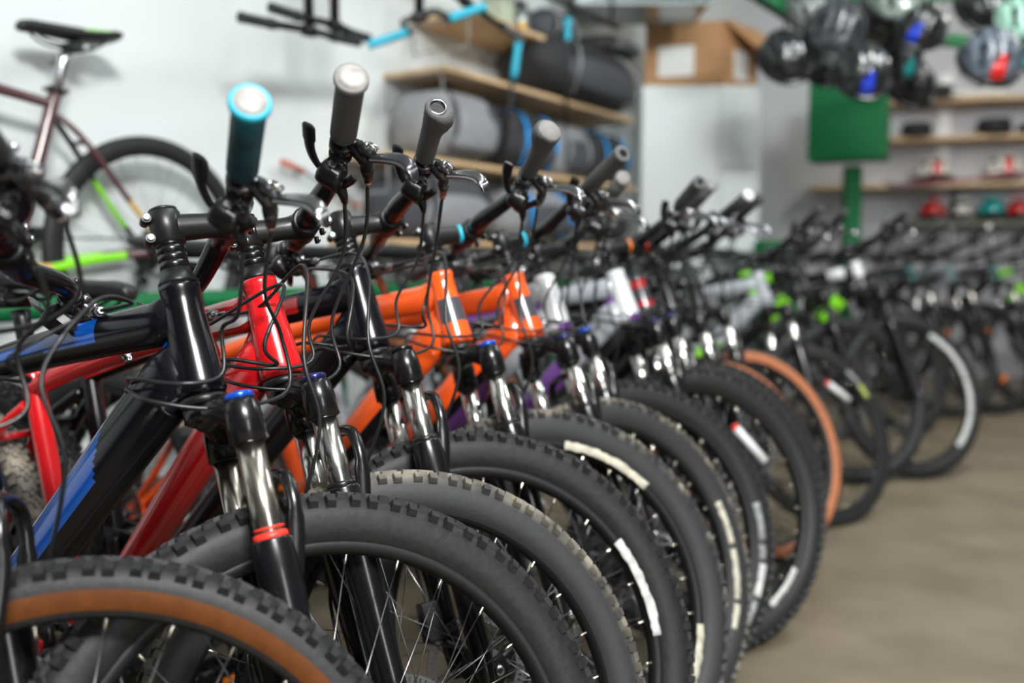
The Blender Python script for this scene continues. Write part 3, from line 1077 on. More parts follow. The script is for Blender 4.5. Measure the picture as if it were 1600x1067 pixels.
        if sR:
            P1 = W(sR)
            cab.append([P1, P1 + inb * 0.050 - Z * 0.050, hb + AX * 0.100 + fo * (0.105 - q) + V((0, -0.075, 0)), hb + AX * 0.042 + fo * (0.085 - q) + V((0, -0.064, 0)),
                        hb + AX * 0.022 + fo * 0.030 + V((0, -0.068, 0)), hb + AX * 0.020 + V((-0.040, -0.060, 0)), E0 + Z * 0.014, E1 + Z * 0.014])
        P2 = W(bL)
        inl = Rr @ (-oL)
        cab.append([P2, P2 + inl * 0.07 + fo * 0.03, W(cl + V((0.095, -0.02, -0.050 + q))), W(ht + V((0.150, -0.045, -0.075))), W(hb + V((0.135, -0.030, -0.02))), W(c0 + AX * (se + 0.02) + FW * 0.062 + Y * 0.03), W(c0 + AX * (se - 0.06) + FW * 0.020 + Y * (Yw + 0.018)),
                    W(c0 + AX * 0.2 - FW * 0.02 + Y * (Yw + 0.014)), W(c0 + AX * 0.11 - FW * 0.028 + Y * (Yw - 0.02))])
        if sL:
            P3 = W(sL)
            cab.append([P3, P3 + inl * 0.06 - Z * 0.006, W(cl + V((0.075, 0.0, -0.065))), hb + AX * 0.085 + fo * (0.120 - q) - V((0, 0.030, 0)), hb + AX * 0.055 + fo * 0.085 + V((0, 0.020, 0)), hb + AX * 0.045 + V((-0.005, 0.052, 0)),
                        hb + V((-0.07, 0.040, 0.016)), hb + V((-0.10, 0.012, 0.012))])
        for c in cab[:cables]:
            cm = MB(CAB)
            cm.tube(cr([tuple(p) for p in c], 8), 0.00255, 8)
            cm.done('cable', root)
    return root


# paint schemes: (tube, position 0..1 from the head, outward normal) -> material slot
def st_plain(p, t, n):
    return 0


def st_blue(p, t, n):
    if p == 'down' and t > 0.155:
        if n.y < 0.3 and n.z > -0.30 + max(0, 0.24 - t) * 9:
            return 1
    if p == 'top' and n.y < -0.3:
        if 0.17 < t < 0.34 and -0.35 < n.z < 0.85 - (t - 0.17) * 2.5:
            return 1
        if 0.34 <= t < 0.9 and -0.25 < n.z < 0.35:
            return 1
    return 0


def st_red(p, t, n):
    if p == 'top' and n.y < -0.4 and 0.0 < t < 0.115 and n.z < 0.85 - (0.115 - t) * 9 and n.z > -0.6:
        return 1
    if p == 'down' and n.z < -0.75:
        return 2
    return 0


def st_blackred(p, t, n):
    return 1 if (p == 'top' and n.y < -0.3 and abs(n.z) < 0.5 and t > 0.12) else 0


def st_orange(p, t, n):
    if p == 'head' and 0.30 < t < 0.62 and n.x > -0.2:
        return 1
    if p == 'top' and n.y < -0.3 and n.z > 0.2 and 0.2 < t < 0.42:
        return 1
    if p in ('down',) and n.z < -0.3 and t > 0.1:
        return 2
    return 0


def st_white(p, t, n):
    if p == 'head' and (t < 0.12 and n.x > 0.2):
        return 1
    if p == 'top' and abs(n.z) < 0.5 and 0.25 < t < 0.8:
        return 1
    if p == 'down':
        return 2 if t < 0.25 else 1
    return 2 if p != 'head' else 0


def st_greyneon(p, t, n):
    return 1 if p == 'down' and 0.30 < t < 0.75 else 0


def st_redacc(p, t, n):
    return 1 if (p == 'head' and (0.15 < t < 0.3 or 0.6 < t < 0.75) and n.y < -0.3) else 0


def st_greenacc(p, t, n):
    if p == 'top' and 0.15 < t < 0.35 and n.y < 0:
        return 1
    if p == 'down' and 0.08 < t < 0.25:
        return 1
    return 0


def st_whitepatch(p, t, n):
    return 1 if (p == 'top' and 0.03 < t < 0.16) or (p == 'head' and 0.5 < t) else (2 if p == 'down' and 0.1 < t < 0.3 else 0)


def st_gravel(p, t, n):
    if p == 'stay':
        return 1 if t > 0.62 else 0
    if p == 'stay_far':
        return 2 if 0.50 < t < 0.80 else 3
    if p == 'chain':
        return 2 if 0.25 < t < 0.6 else (1 if t <= 0.25 else 0)
    return 0


KN = 84
FIT = {
 'A': [-0.2125, 0.8921, -0.4691, 0.1066, 0.9853, -0.01, 0.3623, 0.4866, 0.0072, -0.0613, -0.0009, 0.0082],
 'B': [-0.1407, 1.0887, -0.5998, 0.0208, 1.0441, -0.0089, 0.3524, 0.4929, 0.0015, 0.0162, 0.0031, -0.0202],
 'C': [-0.0628, 1.262, -0.4426, 0.1167, 0.8449, -0.0096, 0.3637, 0.5021, 0.0053, -0.0071, 0.0015, -0.0146],
 'D': [0.0549, 1.4783, -0.5082, 0.0894, 0.9582, -0.0099, 0.3632, 0.488, 0.0043, 0.0103, 0.0031, -0.0367],
 'E': [0.218, 1.7271, -0.3519, 0.0887, 0.9909, -0.0096, 0.3551, 0.4884, 0.0063, 0.0005, -0.0025, -0.0011],
 'F': [0.2743, 1.9381, -0.391, 0.1133, 0.8089, -0.0091, 0.3572, 0.4826, -0.0062, -0.0088, 0.0003, -0.0027],
 'G': [0.468, 2.182, -0.4191, 0.0972, 0.8194, -0.009, 0.3574, 0.4867, -0.0053, -0.0003, 0.0077, -0.0147],
 'H': [0.5300, 2.3396, -0.4375, 0.1152, 0.8553, -0.0095, 0.36, 0.4897, -0.0037, -0.0022, 0.0034, -0.0069],
 'I': [0.6296, 2.5003, -0.4003, 0.1344, 1.0034, -0.0092, 0.3595, 0.4873, -0.008, -0.0111, 0.0006, -0.0038],
 'J': [0.7756, 2.836, -0.4341, 0.1264, 0.9032, -0.0097, 0.356, 0.4847, 0.0, 0.0, 0.0, 0.0],
 'K': [1.0826, 3.2215, -0.4785, 0.2176, 0.8868, -0.0079, 0.3499, 0.4851, 0.0, 0.0, 0.0, 0.0],
 'L': [1.4553, 3.8548, -0.4783, 0.1018, 0.74, -0.009, 0.365, 0.4891, 0.0, 0.0, 0.0, 0.0],
 'M': [1.7451, 3.948, -0.4531, 0.0817, 0.7408, -0.0088, 0.3671, 0.4891, 0.0, 0.0, 0.0, 0.0],
 'Z': [-0.4260, 0.7320, -0.5533, 0.0692, 0.8961, -0.0087, 0.3493, 0.4953, -0.040, -0.003, 0.0235, -0.0452]}

# ------------------------------------------------------------------ the room
FLOORM = mat('concrete_floor', (0.140, 0.115, 0.074), 0.5, noise=(0.210, 0.177, 0.122), scale=3.2, bump=0.08)
WALLM = mat('pale_grey_wall', (0.64, 0.685, 0.69), 0.6, noise=(0.67, 0.715, 0.72), scale=1.5)
BWALLM = mat('grey_wall', (0.45, 0.46, 0.49), 0.7, noise=(0.52, 0.53, 0.56), scale=1.3)
CEILM = mat('ceiling_paint', (0.55, 0.57, 0.58), 0.8)


def structure(o):
    o['kind'] = 'structure'
    return o


WD = V((0.546, 0.838, 0)).normalized()      # along the left wall, away from the camera
WN = V((WD.y, -WD.x, 0))                    # out of the left wall, into the room
W0 = V((-1.216, 2.866, 0))


def onwall(px, py, off):
    d = ray(px, py)
    c = V((0, 0, CAMZ))
    t = (W0.dot(WN) + off - c.dot(WN)) / d.dot(WN)
    return c + d * t


def wall_t(p):
    return (p - W0).dot(WD)


def wrot():
    return M((WD, WN, V((0, 0, 1)))).transposed()


mb = MB(FLOORM)
mb.box((1.5, 3.0, -0.05), (14, 14, 0.1))
structure(mb.done('floor'))
mb = MB(CEILM)
mb.box((1.5, 3.0, 3.25), (14, 14, 0.1))
structure(mb.done('ceiling'))
mb = MB(WALLM)
mb.box(W0 + WD * 0.8 - WN * 0.05 + V((0, 0, 1.6)), (10.2, 0.1, 3.2), wrot())
structure(mb.done('wall_left'))
BE = V((0.966, -0.259, 0)).normalized()
BN = V((-BE.y, BE.x, 0)) * -1
BW0 = V((2.0, 7.8, 0))
mb = MB(BWALLM)
mb.box(BW0 + BE * 2.4 - BN * 0.05 + V((0, 0, 1.6)), (6.6, 0.1, 3.2), M((BE, BN, V((0, 0, 1)))).transposed())
structure(mb.done('wall_back'))

# ------------------------------------------------------------------ the row of bicycles
ROW = 'bicycles parked in the long front row'
KNOB = (RUB, None, KN, 0.027)
bicycle('bicycle', FIT['Z'], 'nearest bicycle at the left edge, its knobbly front tyre with a brown sidewall', ROW, (P_BLACK,), st_plain, (RUB, TAN, 96, 0.023), grips='black', lever=GUN)
bicycle('bicycle', FIT['A'], 'glossy black bicycle with blue down tube and marbled teal grips', ROW, (P_BLACK, P_BLUE), st_blue, KNOB, grips='teal', knob=BLUE, seal=REDS, lever=GUN, dt=0.036, tt=0.023, exposed=0.018, stan=NICK)
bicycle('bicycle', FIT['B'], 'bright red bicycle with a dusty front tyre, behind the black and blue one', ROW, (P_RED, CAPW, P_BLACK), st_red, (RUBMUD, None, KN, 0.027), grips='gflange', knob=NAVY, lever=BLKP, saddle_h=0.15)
bicycle('bicycle', FIT['C'], 'black bicycle between the red one and the first orange one, hollow ended ergonomic grip', ROW, (P_BLACK, P_RED), st_blackred, KNOB, grips='ergo_hole', lever=GUN, saddle_h=0.12,
        decals=[(44, 12, 0.2885, 0.3035, DECAL)])
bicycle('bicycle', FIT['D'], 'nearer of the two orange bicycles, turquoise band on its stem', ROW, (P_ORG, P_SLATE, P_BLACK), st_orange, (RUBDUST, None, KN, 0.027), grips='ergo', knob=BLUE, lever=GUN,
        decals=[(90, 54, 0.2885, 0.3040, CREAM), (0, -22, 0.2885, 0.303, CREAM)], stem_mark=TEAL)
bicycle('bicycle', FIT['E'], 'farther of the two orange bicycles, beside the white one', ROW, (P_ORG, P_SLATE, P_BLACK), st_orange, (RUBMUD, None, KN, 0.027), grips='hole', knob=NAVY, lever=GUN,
        decals=[(30, 12, 0.306, 0.318, CREAM), (10, -10, 0.306, 0.318, CREAM), (-12, -22, 0.306, 0.318, CREAM)], stem_mark=TEAL, tubes=[(108, 0.22, 93, 0.18)])
bicycle('bicycle', FIT['F'], 'white and purple bicycle directly behind the second orange one', ROW, (P_WHITE, P_PURP, P_LGREY), st_white, KNOB, grips='plain', knob=BLUE, lever=SIL,
        decals=[(18, 2, 0.310, 0.326, DECALG), (0, -6, 0.310, 0.326, DECALG), (-8, -22, 0.312, 0.328, DECAL), (-24, -34, 0.314, 0.328, DECALG)])
bicycle('bicycle', FIT['G'], 'farther white bicycle with purple on its top tube and an orange stem band', ROW, (P_WHITE, P_PURP, P_LGREY), st_white, (RUB, None, KN, 0.029), grips='hole', knob=NAVY, lever=SIL,
        decals=[(-28, -52, 0.2885, 0.303, DECAL)], stem_mark=ORA, tubes=[(69, 0.23, 36, 0.22)])
bicycle('bicycle', FIT['H'], 'dark grey bicycle with small red head tube marks behind the white ones', ROW, (P_SLATE, P_RED), st_redacc, KNOB, grips='plain', knob=NAVY, stem_mark=REDS)
bicycle('bicycle', FIT['I'], 'black bicycle whose knobbly front tyre has a thin orange sidewall', ROW, (P_BLACK,), st_plain, (RUB, TANO, 96, 0.025), grips='white')
bicycle('bicycle', FIT['J'], 'black bicycle whose smooth front tyre has a broad salmon orange sidewall', ROW, (P_BLACK, P_NEON), st_plain, (RUB, TANO, 0, 0.022), grips='black')
bicycle('bicycle', FIT['K'], 'grey bicycle with a neon green down tube and a thin tyre bearing a yellow mark', ROW, (P_LGREY, P_NEON), st_greyneon, (RUB, None, 0, 0.017), grips='black',
        decals=[(62, 50, 0.312, 0.328, DECALG), (49, 38, 0.308, 0.328, DECALY)], tubes=[(78, 0.21, 46, 0.22)])
bicycle('bicycle', FIT['L'], 'black bicycle with green frame marks and wide plain grey black tyres near the row end', ROW, (P_BLACK, P_NEON), st_greenacc, (RUB, None, 0, 0.030), grips='black', stan=BLKM)
bicycle('bicycle', FIT['M'], 'last bicycle of the front row, long white stripe round its front rim', ROW, (P_BLACK, CAPW, P_NEON), st_whitepatch, (RUB, None, 0, 0.030), grips='black', stan=BLKM,
        decals=[(70, 20, 0.2885, 0.308, DECAL), (19, -10, 0.2885, 0.308, DECAL), (-11, -42, 0.2885, 0.308, DECAL)])

# ------------------------------------------------------------------ darker bicycles behind the front row
BACK = 'bicycles parked in the rows behind'
def far_bike(x, y, label, fmats, style=st_plain, psi=-0.45, st=0.78, lean=0.10, **k):
    k.setdefault('tyre', (RUB, None, 0, 0.024))
    t = k.pop('tyre')
    g = k.pop('grips', 'black')
    return bicycle('bicycle', [x, y, psi, lean, st, -0.009, 0.360, 0.489, 0, 0, 0, 0], label, BACK, fmats, style, t, grips=g, nsp=14, **k)


far_bike(1.62, 4.72, 'black bicycle in front of the grey wall, left of the green post', (P_BLACK, P_NEON), st_greenacc, psi=-0.25)
far_bike(2.13, 4.92, 'dark bicycle just right of the green post behind the front row', (P_SLATE, CAPW), st_redacc, psi=-0.25)
far_bike(2.62, 5.45, 'leftmost bicycle of the far right row, black with turquoise head tube marks', (P_BLACK, P_TEAL), st_redacc, psi=-0.5, grips='black', reflector=True)
far_bike(2.93, 5.57, 'second bicycle of the far right row, grey with turquoise marks', (P_GREY, P_TEAL), st_redacc, psi=-0.5, reflector=True, grips='white')
far_bike(3.26, 5.69, 'third bicycle of the far right row, black with turquoise marks and pink grip ends', (P_BLACK, P_TEAL), st_redacc, psi=-0.5, reflector=True, grips='pink')
far_bike(3.60, 5.81, 'dark grey bicycle with green marks at the right picture edge in the far row', (P_SLATE, P_NEON), st_greenacc, psi=-0.5)

# ------------------------------------------------------------------ bicycle hung on the left wall
az = math.radians(33.5)
psi = math.atan2(-math.cos(az), -math.sin(az))
hubw = at(240, 394, 2.80)
R_ = 0.352
loc = hubw - M.Rotation(psi, 3, 'Z') @ V((G['bbx'] - 0.435, 0, R_))
wb = bicycle('bicycle', [loc.x, loc.y, psi, 0.0, 0.0, 0.0, R_, 0.40, 0, 0, 0, 0], 'plum coloured bicycle hung on the pale wall, with green and gold rear stays', 'bicycle on the wall',
             (P_PLUM, P_GOLD, P_NEON, P_BLACK), st_gravel, (RUB, None, None, 0.019), grips='black', rigid=True, dt=0.019, tt=0.0165, z_lift=loc.z, cables=0, stl=0.462, saddle_h=0.16, saddle_acc=P_NEON,
             seatR='silver', disc=True)
del wb['group']
# two hooks that carry it
for k, (t_, hz) in enumerate(((-0.98, 0.0), (-0.60, 0.0))):
    pass
hk = MB(BLKM)
hp_ = loc + M.Rotation(psi, 3, 'Z') @ V((-0.42, 0, 0.0))
hk.tube([hp_ + V((0, 0, 0.87)) - WN * 0.16, hp_ + V((0, 0, 0.87)) + WN * 0.06, hp_ + V((0, 0, 0.91)) + WN * 0.07], 0.008, 8)
tag(hk.done('wall_hook'), 'black metal hook on the pale wall carrying the hung bicycle', 'hook')

# ------------------------------------------------------------------ green rail behind the row
GREEN = mat('green_steel', (0.001, 0.125, 0.036), 0.55, spec=0.3)
rl = MB(GREEN)
a_, b_ = W0 + WD * -1.6 + WN * 0.34 + V((0, 0, 0.835)), W0 + WD * 2.2 + WN * 0.34 + V((0, 0, 0.835))
rl.tube([a_, b_], 0.030, 18)
for t_ in (-1.5, 0.6, 2.1):
    p = W0 + WD * t_ + WN * 0.34
    rl.tube([p + V((0, 0, 0.0)), p + V((0, 0, 0.82))], 0.022, 14)
tag(rl.done('bicycle_rail'), 'long green steel rail on legs behind the front row along the pale wall', 'rail')
rl = MB(GREEN)
a_, b_ = at(1185, 384, 5.35), at(1245, 384, 5.6)
rl.tube([a_, b_], 0.034, 16)
for p in (a_ * 0.95 + b_ * 0.05, a_ * 0.05 + b_ * 0.95):
    rl.tube([V((p.x, p.y, 0)), p], 0.024, 12)
tag(rl.done('bicycle_rail'), 'short green steel rail beside the white cabinet foot', 'rail')

# ------------------------------------------------------------------ shelves on the left wall
SHELVES = []


def wall_shelf(z, t0, t1, label, depth=0.33):
    mb = MB(BROWN)
    c = W0 + WD * ((t0 + t1) / 2) + WN * (depth / 2 + 0.002) + V((0, 0, z))
    mb.box(c, (t1 - t0, depth, 0.022), wrot())
    o = mb.done('shelf', bevel=0.002)
    tag(o, label, 'shelf', 'wooden shelves on the pale wall')
    for i_, t_ in enumerate((t0 + 0.015, t1 - 0.015)):
        b = MB(mat('bracket_grey', (0.30, 0.31, 0.32), 0.5))
        p = W0 + WD * t_ + V((0, 0, z - 0.016))
        h_ = 0.12 if i_ == 0 else 0.03
        b.tube([p + WN * 0.008, p + WN * (depth - 0.03), p + WN * (depth - 0.03) - V((0, 0, h_)), p + WN * 0.008 - V((0, 0, h_))], 0.0045, 8, closed=True, hint=tuple(WD))
        b.done('shelf_bracket', o)
    return o


wall_shelf(1.02, 0.90, 3.0, 'lowest wooden shelf on the pale wall with big grey bags on it')
wall_shelf(1.345, 0.90, 3.0, 'wooden wall shelf second from the bottom, with grey and blue backpacks')
wall_shelf(1.715, 1.24, 2.96, 'wooden wall shelf under the large black and grey duffel bag')
wall_shelf(1.975, 1.42, 2.40, 'short topmost wooden wall shelf with a green box and a jar')

BAGK = mat('bag_black_fabric', (0.016, 0.016, 0.018), 0.75, bump=0.4, scale=60)
BAGG = mat('bag_grey_fabric', (0.20, 0.205, 0.215), 0.8, bump=0.4, scale=60, noise=(0.26, 0.265, 0.275))
BAGD = mat('bag_dark_grey_fabric', (0.055, 0.057, 0.065), 0.8, bump=0.4, scale=60)
BAGB = mat('bag_blue_trim', (0.0, 0.28, 0.72), 0.6)


def bag(t, off, z, size, mats, label, kind='backpack', group='bags on the wall shelves', tilt=0.0, lie=False):
    """soft bag: puffed body, front pocket, piping, webbing straps and top handle"""
    L, D, H = size
    rt = wrot() @ M.Rotation(tilt, 3, 'Z')
    base = W0 + WD * t + WN * off + V((0, 0, z))
    root = empty(kind, base)
    tag(root, label, 'bag', group)
    mtx = rt.to_4x4()

    def puff(mb, c, r, mi, p=3.2):
        seg, rg = 28, 14
        rows = []
        for j in range(rg + 1):
            th = PI * (0.02 + 0.96 * j / rg)
            row = []
            for k in range(seg):
                ph = 2 * PI * k / seg
                x, y, zz = math.sin(th) * math.cos(ph), math.sin(th) * math.sin(ph), math.cos(th)
                n_ = (abs(x) ** p + abs(y) ** p + abs(zz) ** p) ** (-1 / p)
                wv = 1 + 0.025 * math.sin(5 * ph + 3 * th + t * 9) + 0.02 * math.sin(9 * th + t * 5)
                row.append(mb.bm.verts.new((c[0] + x * n_ * r[0] * wv, c[1] + y * n_ * r[1] * wv, c[2] + zz * n_ * r[2])))
            rows.append(row)
        for a, b in zip(rows, rows[1:]):
            mb.bridge(b, a, mi)
        mb.face(rows[0], mi)
        mb.face(list(reversed(rows[-1])), mi)
    b = MB(mats[0])
    puff(b, (0, 0, H / 2), (L / 2, D / 2, H / 2), 0)
    b.done('bag_body', root, mtx)
    b = MB(mats[1])
    puff(b, (0.0, D * 0.36, H * 0.40), (L * 0.34, D * 0.24, H * 0.30), 0)
    b.done('pocket', root, mtx)
    for s_ in (-1, 1):
        b = MB(mats[2])
        b.tube(cr([(s_ * L * 0.26, D * 0.38, H * 0.06), (s_ * L * 0.30, D * 0.56, H * 0.45), (s_ * L * 0.24, D * 0.40, H * 0.88), (s_ * L * 0.20, 0, H * 1.01)], 6), [(0.003, 0.016)] * 19, 8, hint=(0, 1, 0.2))
        b.done('strap', root, mtx)
    b = MB(BAGK)
    b.tube(cr([(-L * 0.10, 0, H * 0.97), (-L * 0.07, 0, H * 1.10), (L * 0.07, 0, H * 1.10), (L * 0.10, 0, H * 0.97)], 5), 0.008, 8)
    b.done('carry_handle', root, mtx)
    return root


bag(2.46, 0.24, 1.727, (1.06, 0.36, 0.30), (BAGK, BAGD, BAGG), 'large black duffel bag with grey straps on the shelf beside the cardboard box', 'duffel_bag')
bag(1.40, 0.20, 1.357, (0.50, 0.32, 0.29), (BAGG, BAGG, BAGD), 'rounded pale grey backpack at the left end of the second lowest wall shelf')
bag(1.93, 0.20, 1.357, (0.44, 0.30, 0.28), (BAGK, BAGD, BAGB), 'black backpack with bright blue straps in the middle of the wall shelf')
bag(2.33, 0.19, 1.357, (0.34, 0.28, 0.27), (BAGG, BAGD, BAGG), 'grey backpack between two black ones with blue trim')
bag(2.71, 0.20, 1.357, (0.42, 0.30, 0.27), (BAGK, BAGK, BAGB), 'black backpack with blue trim at the right shelf end beside the cabinet')
bag(1.32, 0.19, 1.032, (0.66, 0.32, 0.27), (BAGD, BAGG, BAGK), 'dark grey bag at the left end of the lowest wall shelf')
bag(2.02, 0.19, 1.032, (0.60, 0.32, 0.26), (BAGG, BAGD, BAGB), 'grey bag with blue straps in the middle of the lowest wall shelf')
bag(2.68, 0.19, 1.032, (0.58, 0.32, 0.27), (BAGD, BAGK, BAGG), 'dark bag at the right end of the lowest wall shelf')
bag(2.80, 0.22, 2.035, (0.42, 0.30, 0.10), (BAGK, BAGD, BAGG), 'flat black bag lying on top of the large duffel bag', 'soft_bag')
# things on the top shelf
mb = MB(mat('pale_green_card', (0.42, 0.47, 0.36), 0.7))
mb.box(W0 + WD * 1.80 + WN * 0.20 + V((0, 0, 2.066)), (0.10, 0.12, 0.16), wrot())
tag(mb.done('carton', bevel=0.002), 'small pale green box standing on the topmost wall shelf', 'box')
jr = empty('jar', W0 + WD * 1.98 + WN * 0.20 + V((0, 0, 1.986)))
tag(jr, 'dull grey jar with a yellow spot on the topmost wall shelf', 'jar')
mb = MB(mat('grey_tin', (0.25, 0.28, 0.28), 0.3, metal=0.6), mat('yellow_label', (0.75, 0.42, 0.02), 0.6))
mb.lathe((0, 0, 0), (0, 0, 1), [(0, 0.045), (0.003, 0.05), (0.13, 0.05), (0.145, 0.035)], 24)
mb.box((0.016, -0.048, 0.05), (0.03, 0.008, 0.03), None, 1)
mb.done('jar_body', jr)
mb = MB(BLKP)
mb.lathe((0, 0, 0.1455), (0, 0, 1), [(0, 0.038), (0.02, 0.038), (0.022, 0.034)], 20)
mb.done('lid', jr)
bag(2.22, 0.19, 1.986, (0.30, 0.26, 0.17), (BAGD, BAGK, BAGG), 'crumpled dark grey bag beside the jar on the topmost wall shelf', 'soft_bag')

# ------------------------------------------------------------------ handlebars and poles hanging from an overhead rail by the wall
rail = MB(BLKM)
ra, rb2 = W0 + WD * -0.1 + WN * 0.36 + V((0, 0, 2.16)), W0 + WD * 2.7 + WN * 0.36 + V((0, 0, 2.16))
rail.tube([ra, rb2], 0.014, 12)
for q in (0.03, 0.5, 0.97):
    p = ra.lerp(rb2, q)
    rail.tube([p, V((p.x, p.y, 3.199))], 0.008, 10)
tag(rail.done('hanging_rail'), 'black rail above the picture that carries the spare handlebars', 'rail')


def hanging_bar(ends, stem, gmat, label, rise=0.02, glen=0.12):
    """ends: two world points; stem: point on the bar where the clamp sits"""
    a, b = ends
    root = empty('handlebar', stem)
    tag(root, label, 'handlebar', 'spare handlebars hanging by the wall')
    O = stem
    m_ = MB(BLK)
    dr = (b - a).normalized()
    m_.tube(cr([tuple(a - O), tuple(a + dr * 0.13 - O), tuple(stem - dr * 0.06 - O), (0, 0, 0), tuple(stem + dr * 0.06 - O), tuple(b - dr * 0.13 - O), tuple(b - O)], 5), 0.0125, 14)
    m_.done('bar', root)
    for p, d in ((a, dr), (b, -dr)):
        g_ = MB(gmat[0] if p is a else gmat[-1], BLKP)
        g_.lathe(p - O - d * 0.003, d, [(0, 0.012), (0.001, 0.0165), (0.004, 0.0175), (0.008, 0.016), (glen, 0.0155), (glen + 0.004, 0.018), (glen + 0.012, 0.018), (glen + 0.014, 0.013)], 22)
        g_.lathe(p - O + d * (glen + 0.014), d, [(0, 0.0135), (0.001, 0.0165), (0.012, 0.0165), (0.013, 0.0135)], 18, 1)
        g_.done('grip', root)
    m_ = MB(BLKM)
    m_.lathe(-dr * 0.025, dr, [(0, 0.018), (0.002, 0.020), (0.048, 0.020), (0.05, 0.018)], 18)
    top = V((0, 0, 2.16 - O.z - 0.016))
    m_.tube([V((0, 0, 0.015)), top], 0.0165, 16)
    m_.done('stem_post', root)
    return root


hanging_bar((onwall(376, 27, 0.38), onwall(560, 66, 0.34)), onwall(483, 48, 0.36), (GRIPK,), 'lower black handlebar hanging at the top of the pale wall, left grip lowest')
hanging_bar((onwall(424, 12, 0.40), onwall(575, 60, 0.32)), onwall(523, 40, 0.36), (GRIPK,), 'upper black handlebar hanging just right of the lowest one on the pale wall')
hanging_bar((onwall(577, 70, 0.38), onwall(758, 10, 0.66)), onwall(655, 26, 0.50), (TEAL,), 'hanging handlebar with two turquoise grips in front of the wall shelves', glen=0.13)
hanging_bar((onwall(814, 60, 0.56), onwall(628, -60, 0.56)), onwall(728, 4, 0.56), (GRIPG, GRIPG), 'hanging handlebar with a grey grip between the turquoise ones', glen=0.12)


def pole(px0, py0, px1, py1, off, label):
    a, b = onwall(px0, py0, off), onwall(px1, py1, off)
    root = empty('trekking_pole', a)
    tag(root, label, 'pole', 'poles hanging by the wall shelves')
    d = (b - a)
    m_ = MB(BLKM)
    m_.tube([d * 0.0 + V((0, 0, 0.02)), d * 0.5, d], [0.008, 0.0075, 0.006], 12)
    m_.lathe(d * 0.62, d.normalized(), [(0, 0.009), (0.003, 0.012), (0.03, 0.012), (0.033, 0.009)], 14)
    m_.tube([V((0, 0, 0.02)), V((0, 0, 2.16 - a.z - 0.014))], 0.004, 8)
    m_.done('shaft', root)
    g_ = MB(TEAL)
    g_.lathe((0, 0, 0.0), d.normalized(), [(-0.02, 0.011), (-0.014, 0.017), (0.02, 0.016), (0.10, 0.0145), (0.14, 0.0165), (0.17, 0.011)], 18)
    g_.done('grip', root)


pole(810, 66, 786, 245, 0.36, 'dark hanging pole with turquoise grip, the left one of the two')
pole(887, 34, 884, 200, 0.36, 'dark hanging pole with turquoise grip in front of the large duffel bag')

# ------------------------------------------------------------------ white cabinet with a cardboard box on top
CW = mat('white_laminate', (0.62, 0.67, 0.68), 0.45)
cbx = M.Rotation(-0.03, 3, 'Z')
cx0, cx1, cy = 0.765, 1.455, 5.40
cab_ = empty('cabinet', ((cx0 + cx1) / 2, cy + 0.30, 0), (0, 0, -0.03))
tag(cab_, 'tall white two door cabinet carrying the cardboard box', 'cabinet')
wdt, HT = cx1 - cx0, 1.955
mb = MB(CW)
mb.box((0, -0.095, HT / 2), (wdt, 0.37, HT))
mb.done('cabinet_body', cab_, bevel=0.003)
xs = -wdt / 2 + (1122 - 1000) / 185 * wdt
for x0, x1, z0_, z1_ in ((-wdt / 2 + 0.002, xs - 0.0015, 0.06, HT - 0.02), (xs + 0.0015, wdt / 2 - 0.002, 1.478, HT - 0.02), (xs + 0.0015, wdt / 2 - 0.002, 0.06, 1.470)):
    mb = MB(CW)
    mb.box(((x0 + x1) / 2, -0.29, (z0_ + z1_) / 2), (x1 - x0, 0.018, z1_ - z0_))
    d_ = mb.done('door', cab_, bevel=0.002)
    if z0_ > 1 :
        mb = MB(GUN)
        mb.box(((x0 + x1) / 2, -0.303, 1.492), (x1 - x0 - 0.03, 0.010, 0.010))
        mb.done('handle', d_)

CARD = mat('cardboard', (0.46, 0.25, 0.115), 0.75, noise=(0.42, 0.225, 0.10), scale=6)
CARDD = mat('cardboard_inside', (0.40, 0.23, 0.12), 0.8)
PAP = mat('paper_label', (0.74, 0.74, 0.72), 0.6)
A_, B_, C_ = at(1008, 120, 5.56), at(1130, 120, 5.44), at(1183, 120, 5.70)
A_.z = B_.z = C_.z = HT + 0.001
D_ = A_ + C_ - B_
D_ = A_ + (D_ - A_) * 0.9
root = empty('cardboard_box', B_)
tag(root, 'open brown cardboard box with white label on the white cabinet', 'box')
hgt = 0.375
mb = MB(CARD, CARDD)
th_ = 0.005
ring0 = [A_, B_, C_, D_]
cen = (A_ + C_) / 2
for i in range(4):
    p, q = ring0[i] - B_, ring0[(i + 1) % 4] - B_
    ci = cen - B_
    n_ = ((p + q) / 2 - ci).normalized() * th_
    vs = [p, q, q - n_, p - n_]
    lo = [mb.bm.verts.new(v) for v in vs]
    hi = [mb.bm.verts.new(v + V((0, 0, hgt))) for v in vs]
    for k in range(4):
        mb.face([lo[k], lo[(k + 1) % 4], hi[(k + 1) % 4], hi[k]], 0, False)
    mb.face(lo, 0, False)
    mb.face(hi, 0, False)
mb.box((cen - B_) + V((0, 0, 0.004)), (0.3, 0.3, 0.006), M((((C_ - B_).normalized()), V((0, 0, 1)).cross((C_ - B_).normalized()), V((0, 0, 1)))).transposed())
mb.done('box_walls', root)


def flap(p, q, out, up, mname='flap'):
    m_ = MB(CARD)
    e = (out + V((0, 0, up)))
    off = e.cross(q - p).normalized() * 0.004
    vs = [p, q, q + e * 0.98, p + e * 0.98]
    a = [m_.bm.verts.new(v) for v in vs]
    b = [m_.bm.verts.new(v + off) for v in vs]
    for k in range(4):
        m_.face([a[k], a[(k + 1) % 4], b[(k + 1) % 4], b[k]], 0, False)
    m_.face(a, 0, False)
    m_.face(b, 0, False)
    m_.done(mname, root)


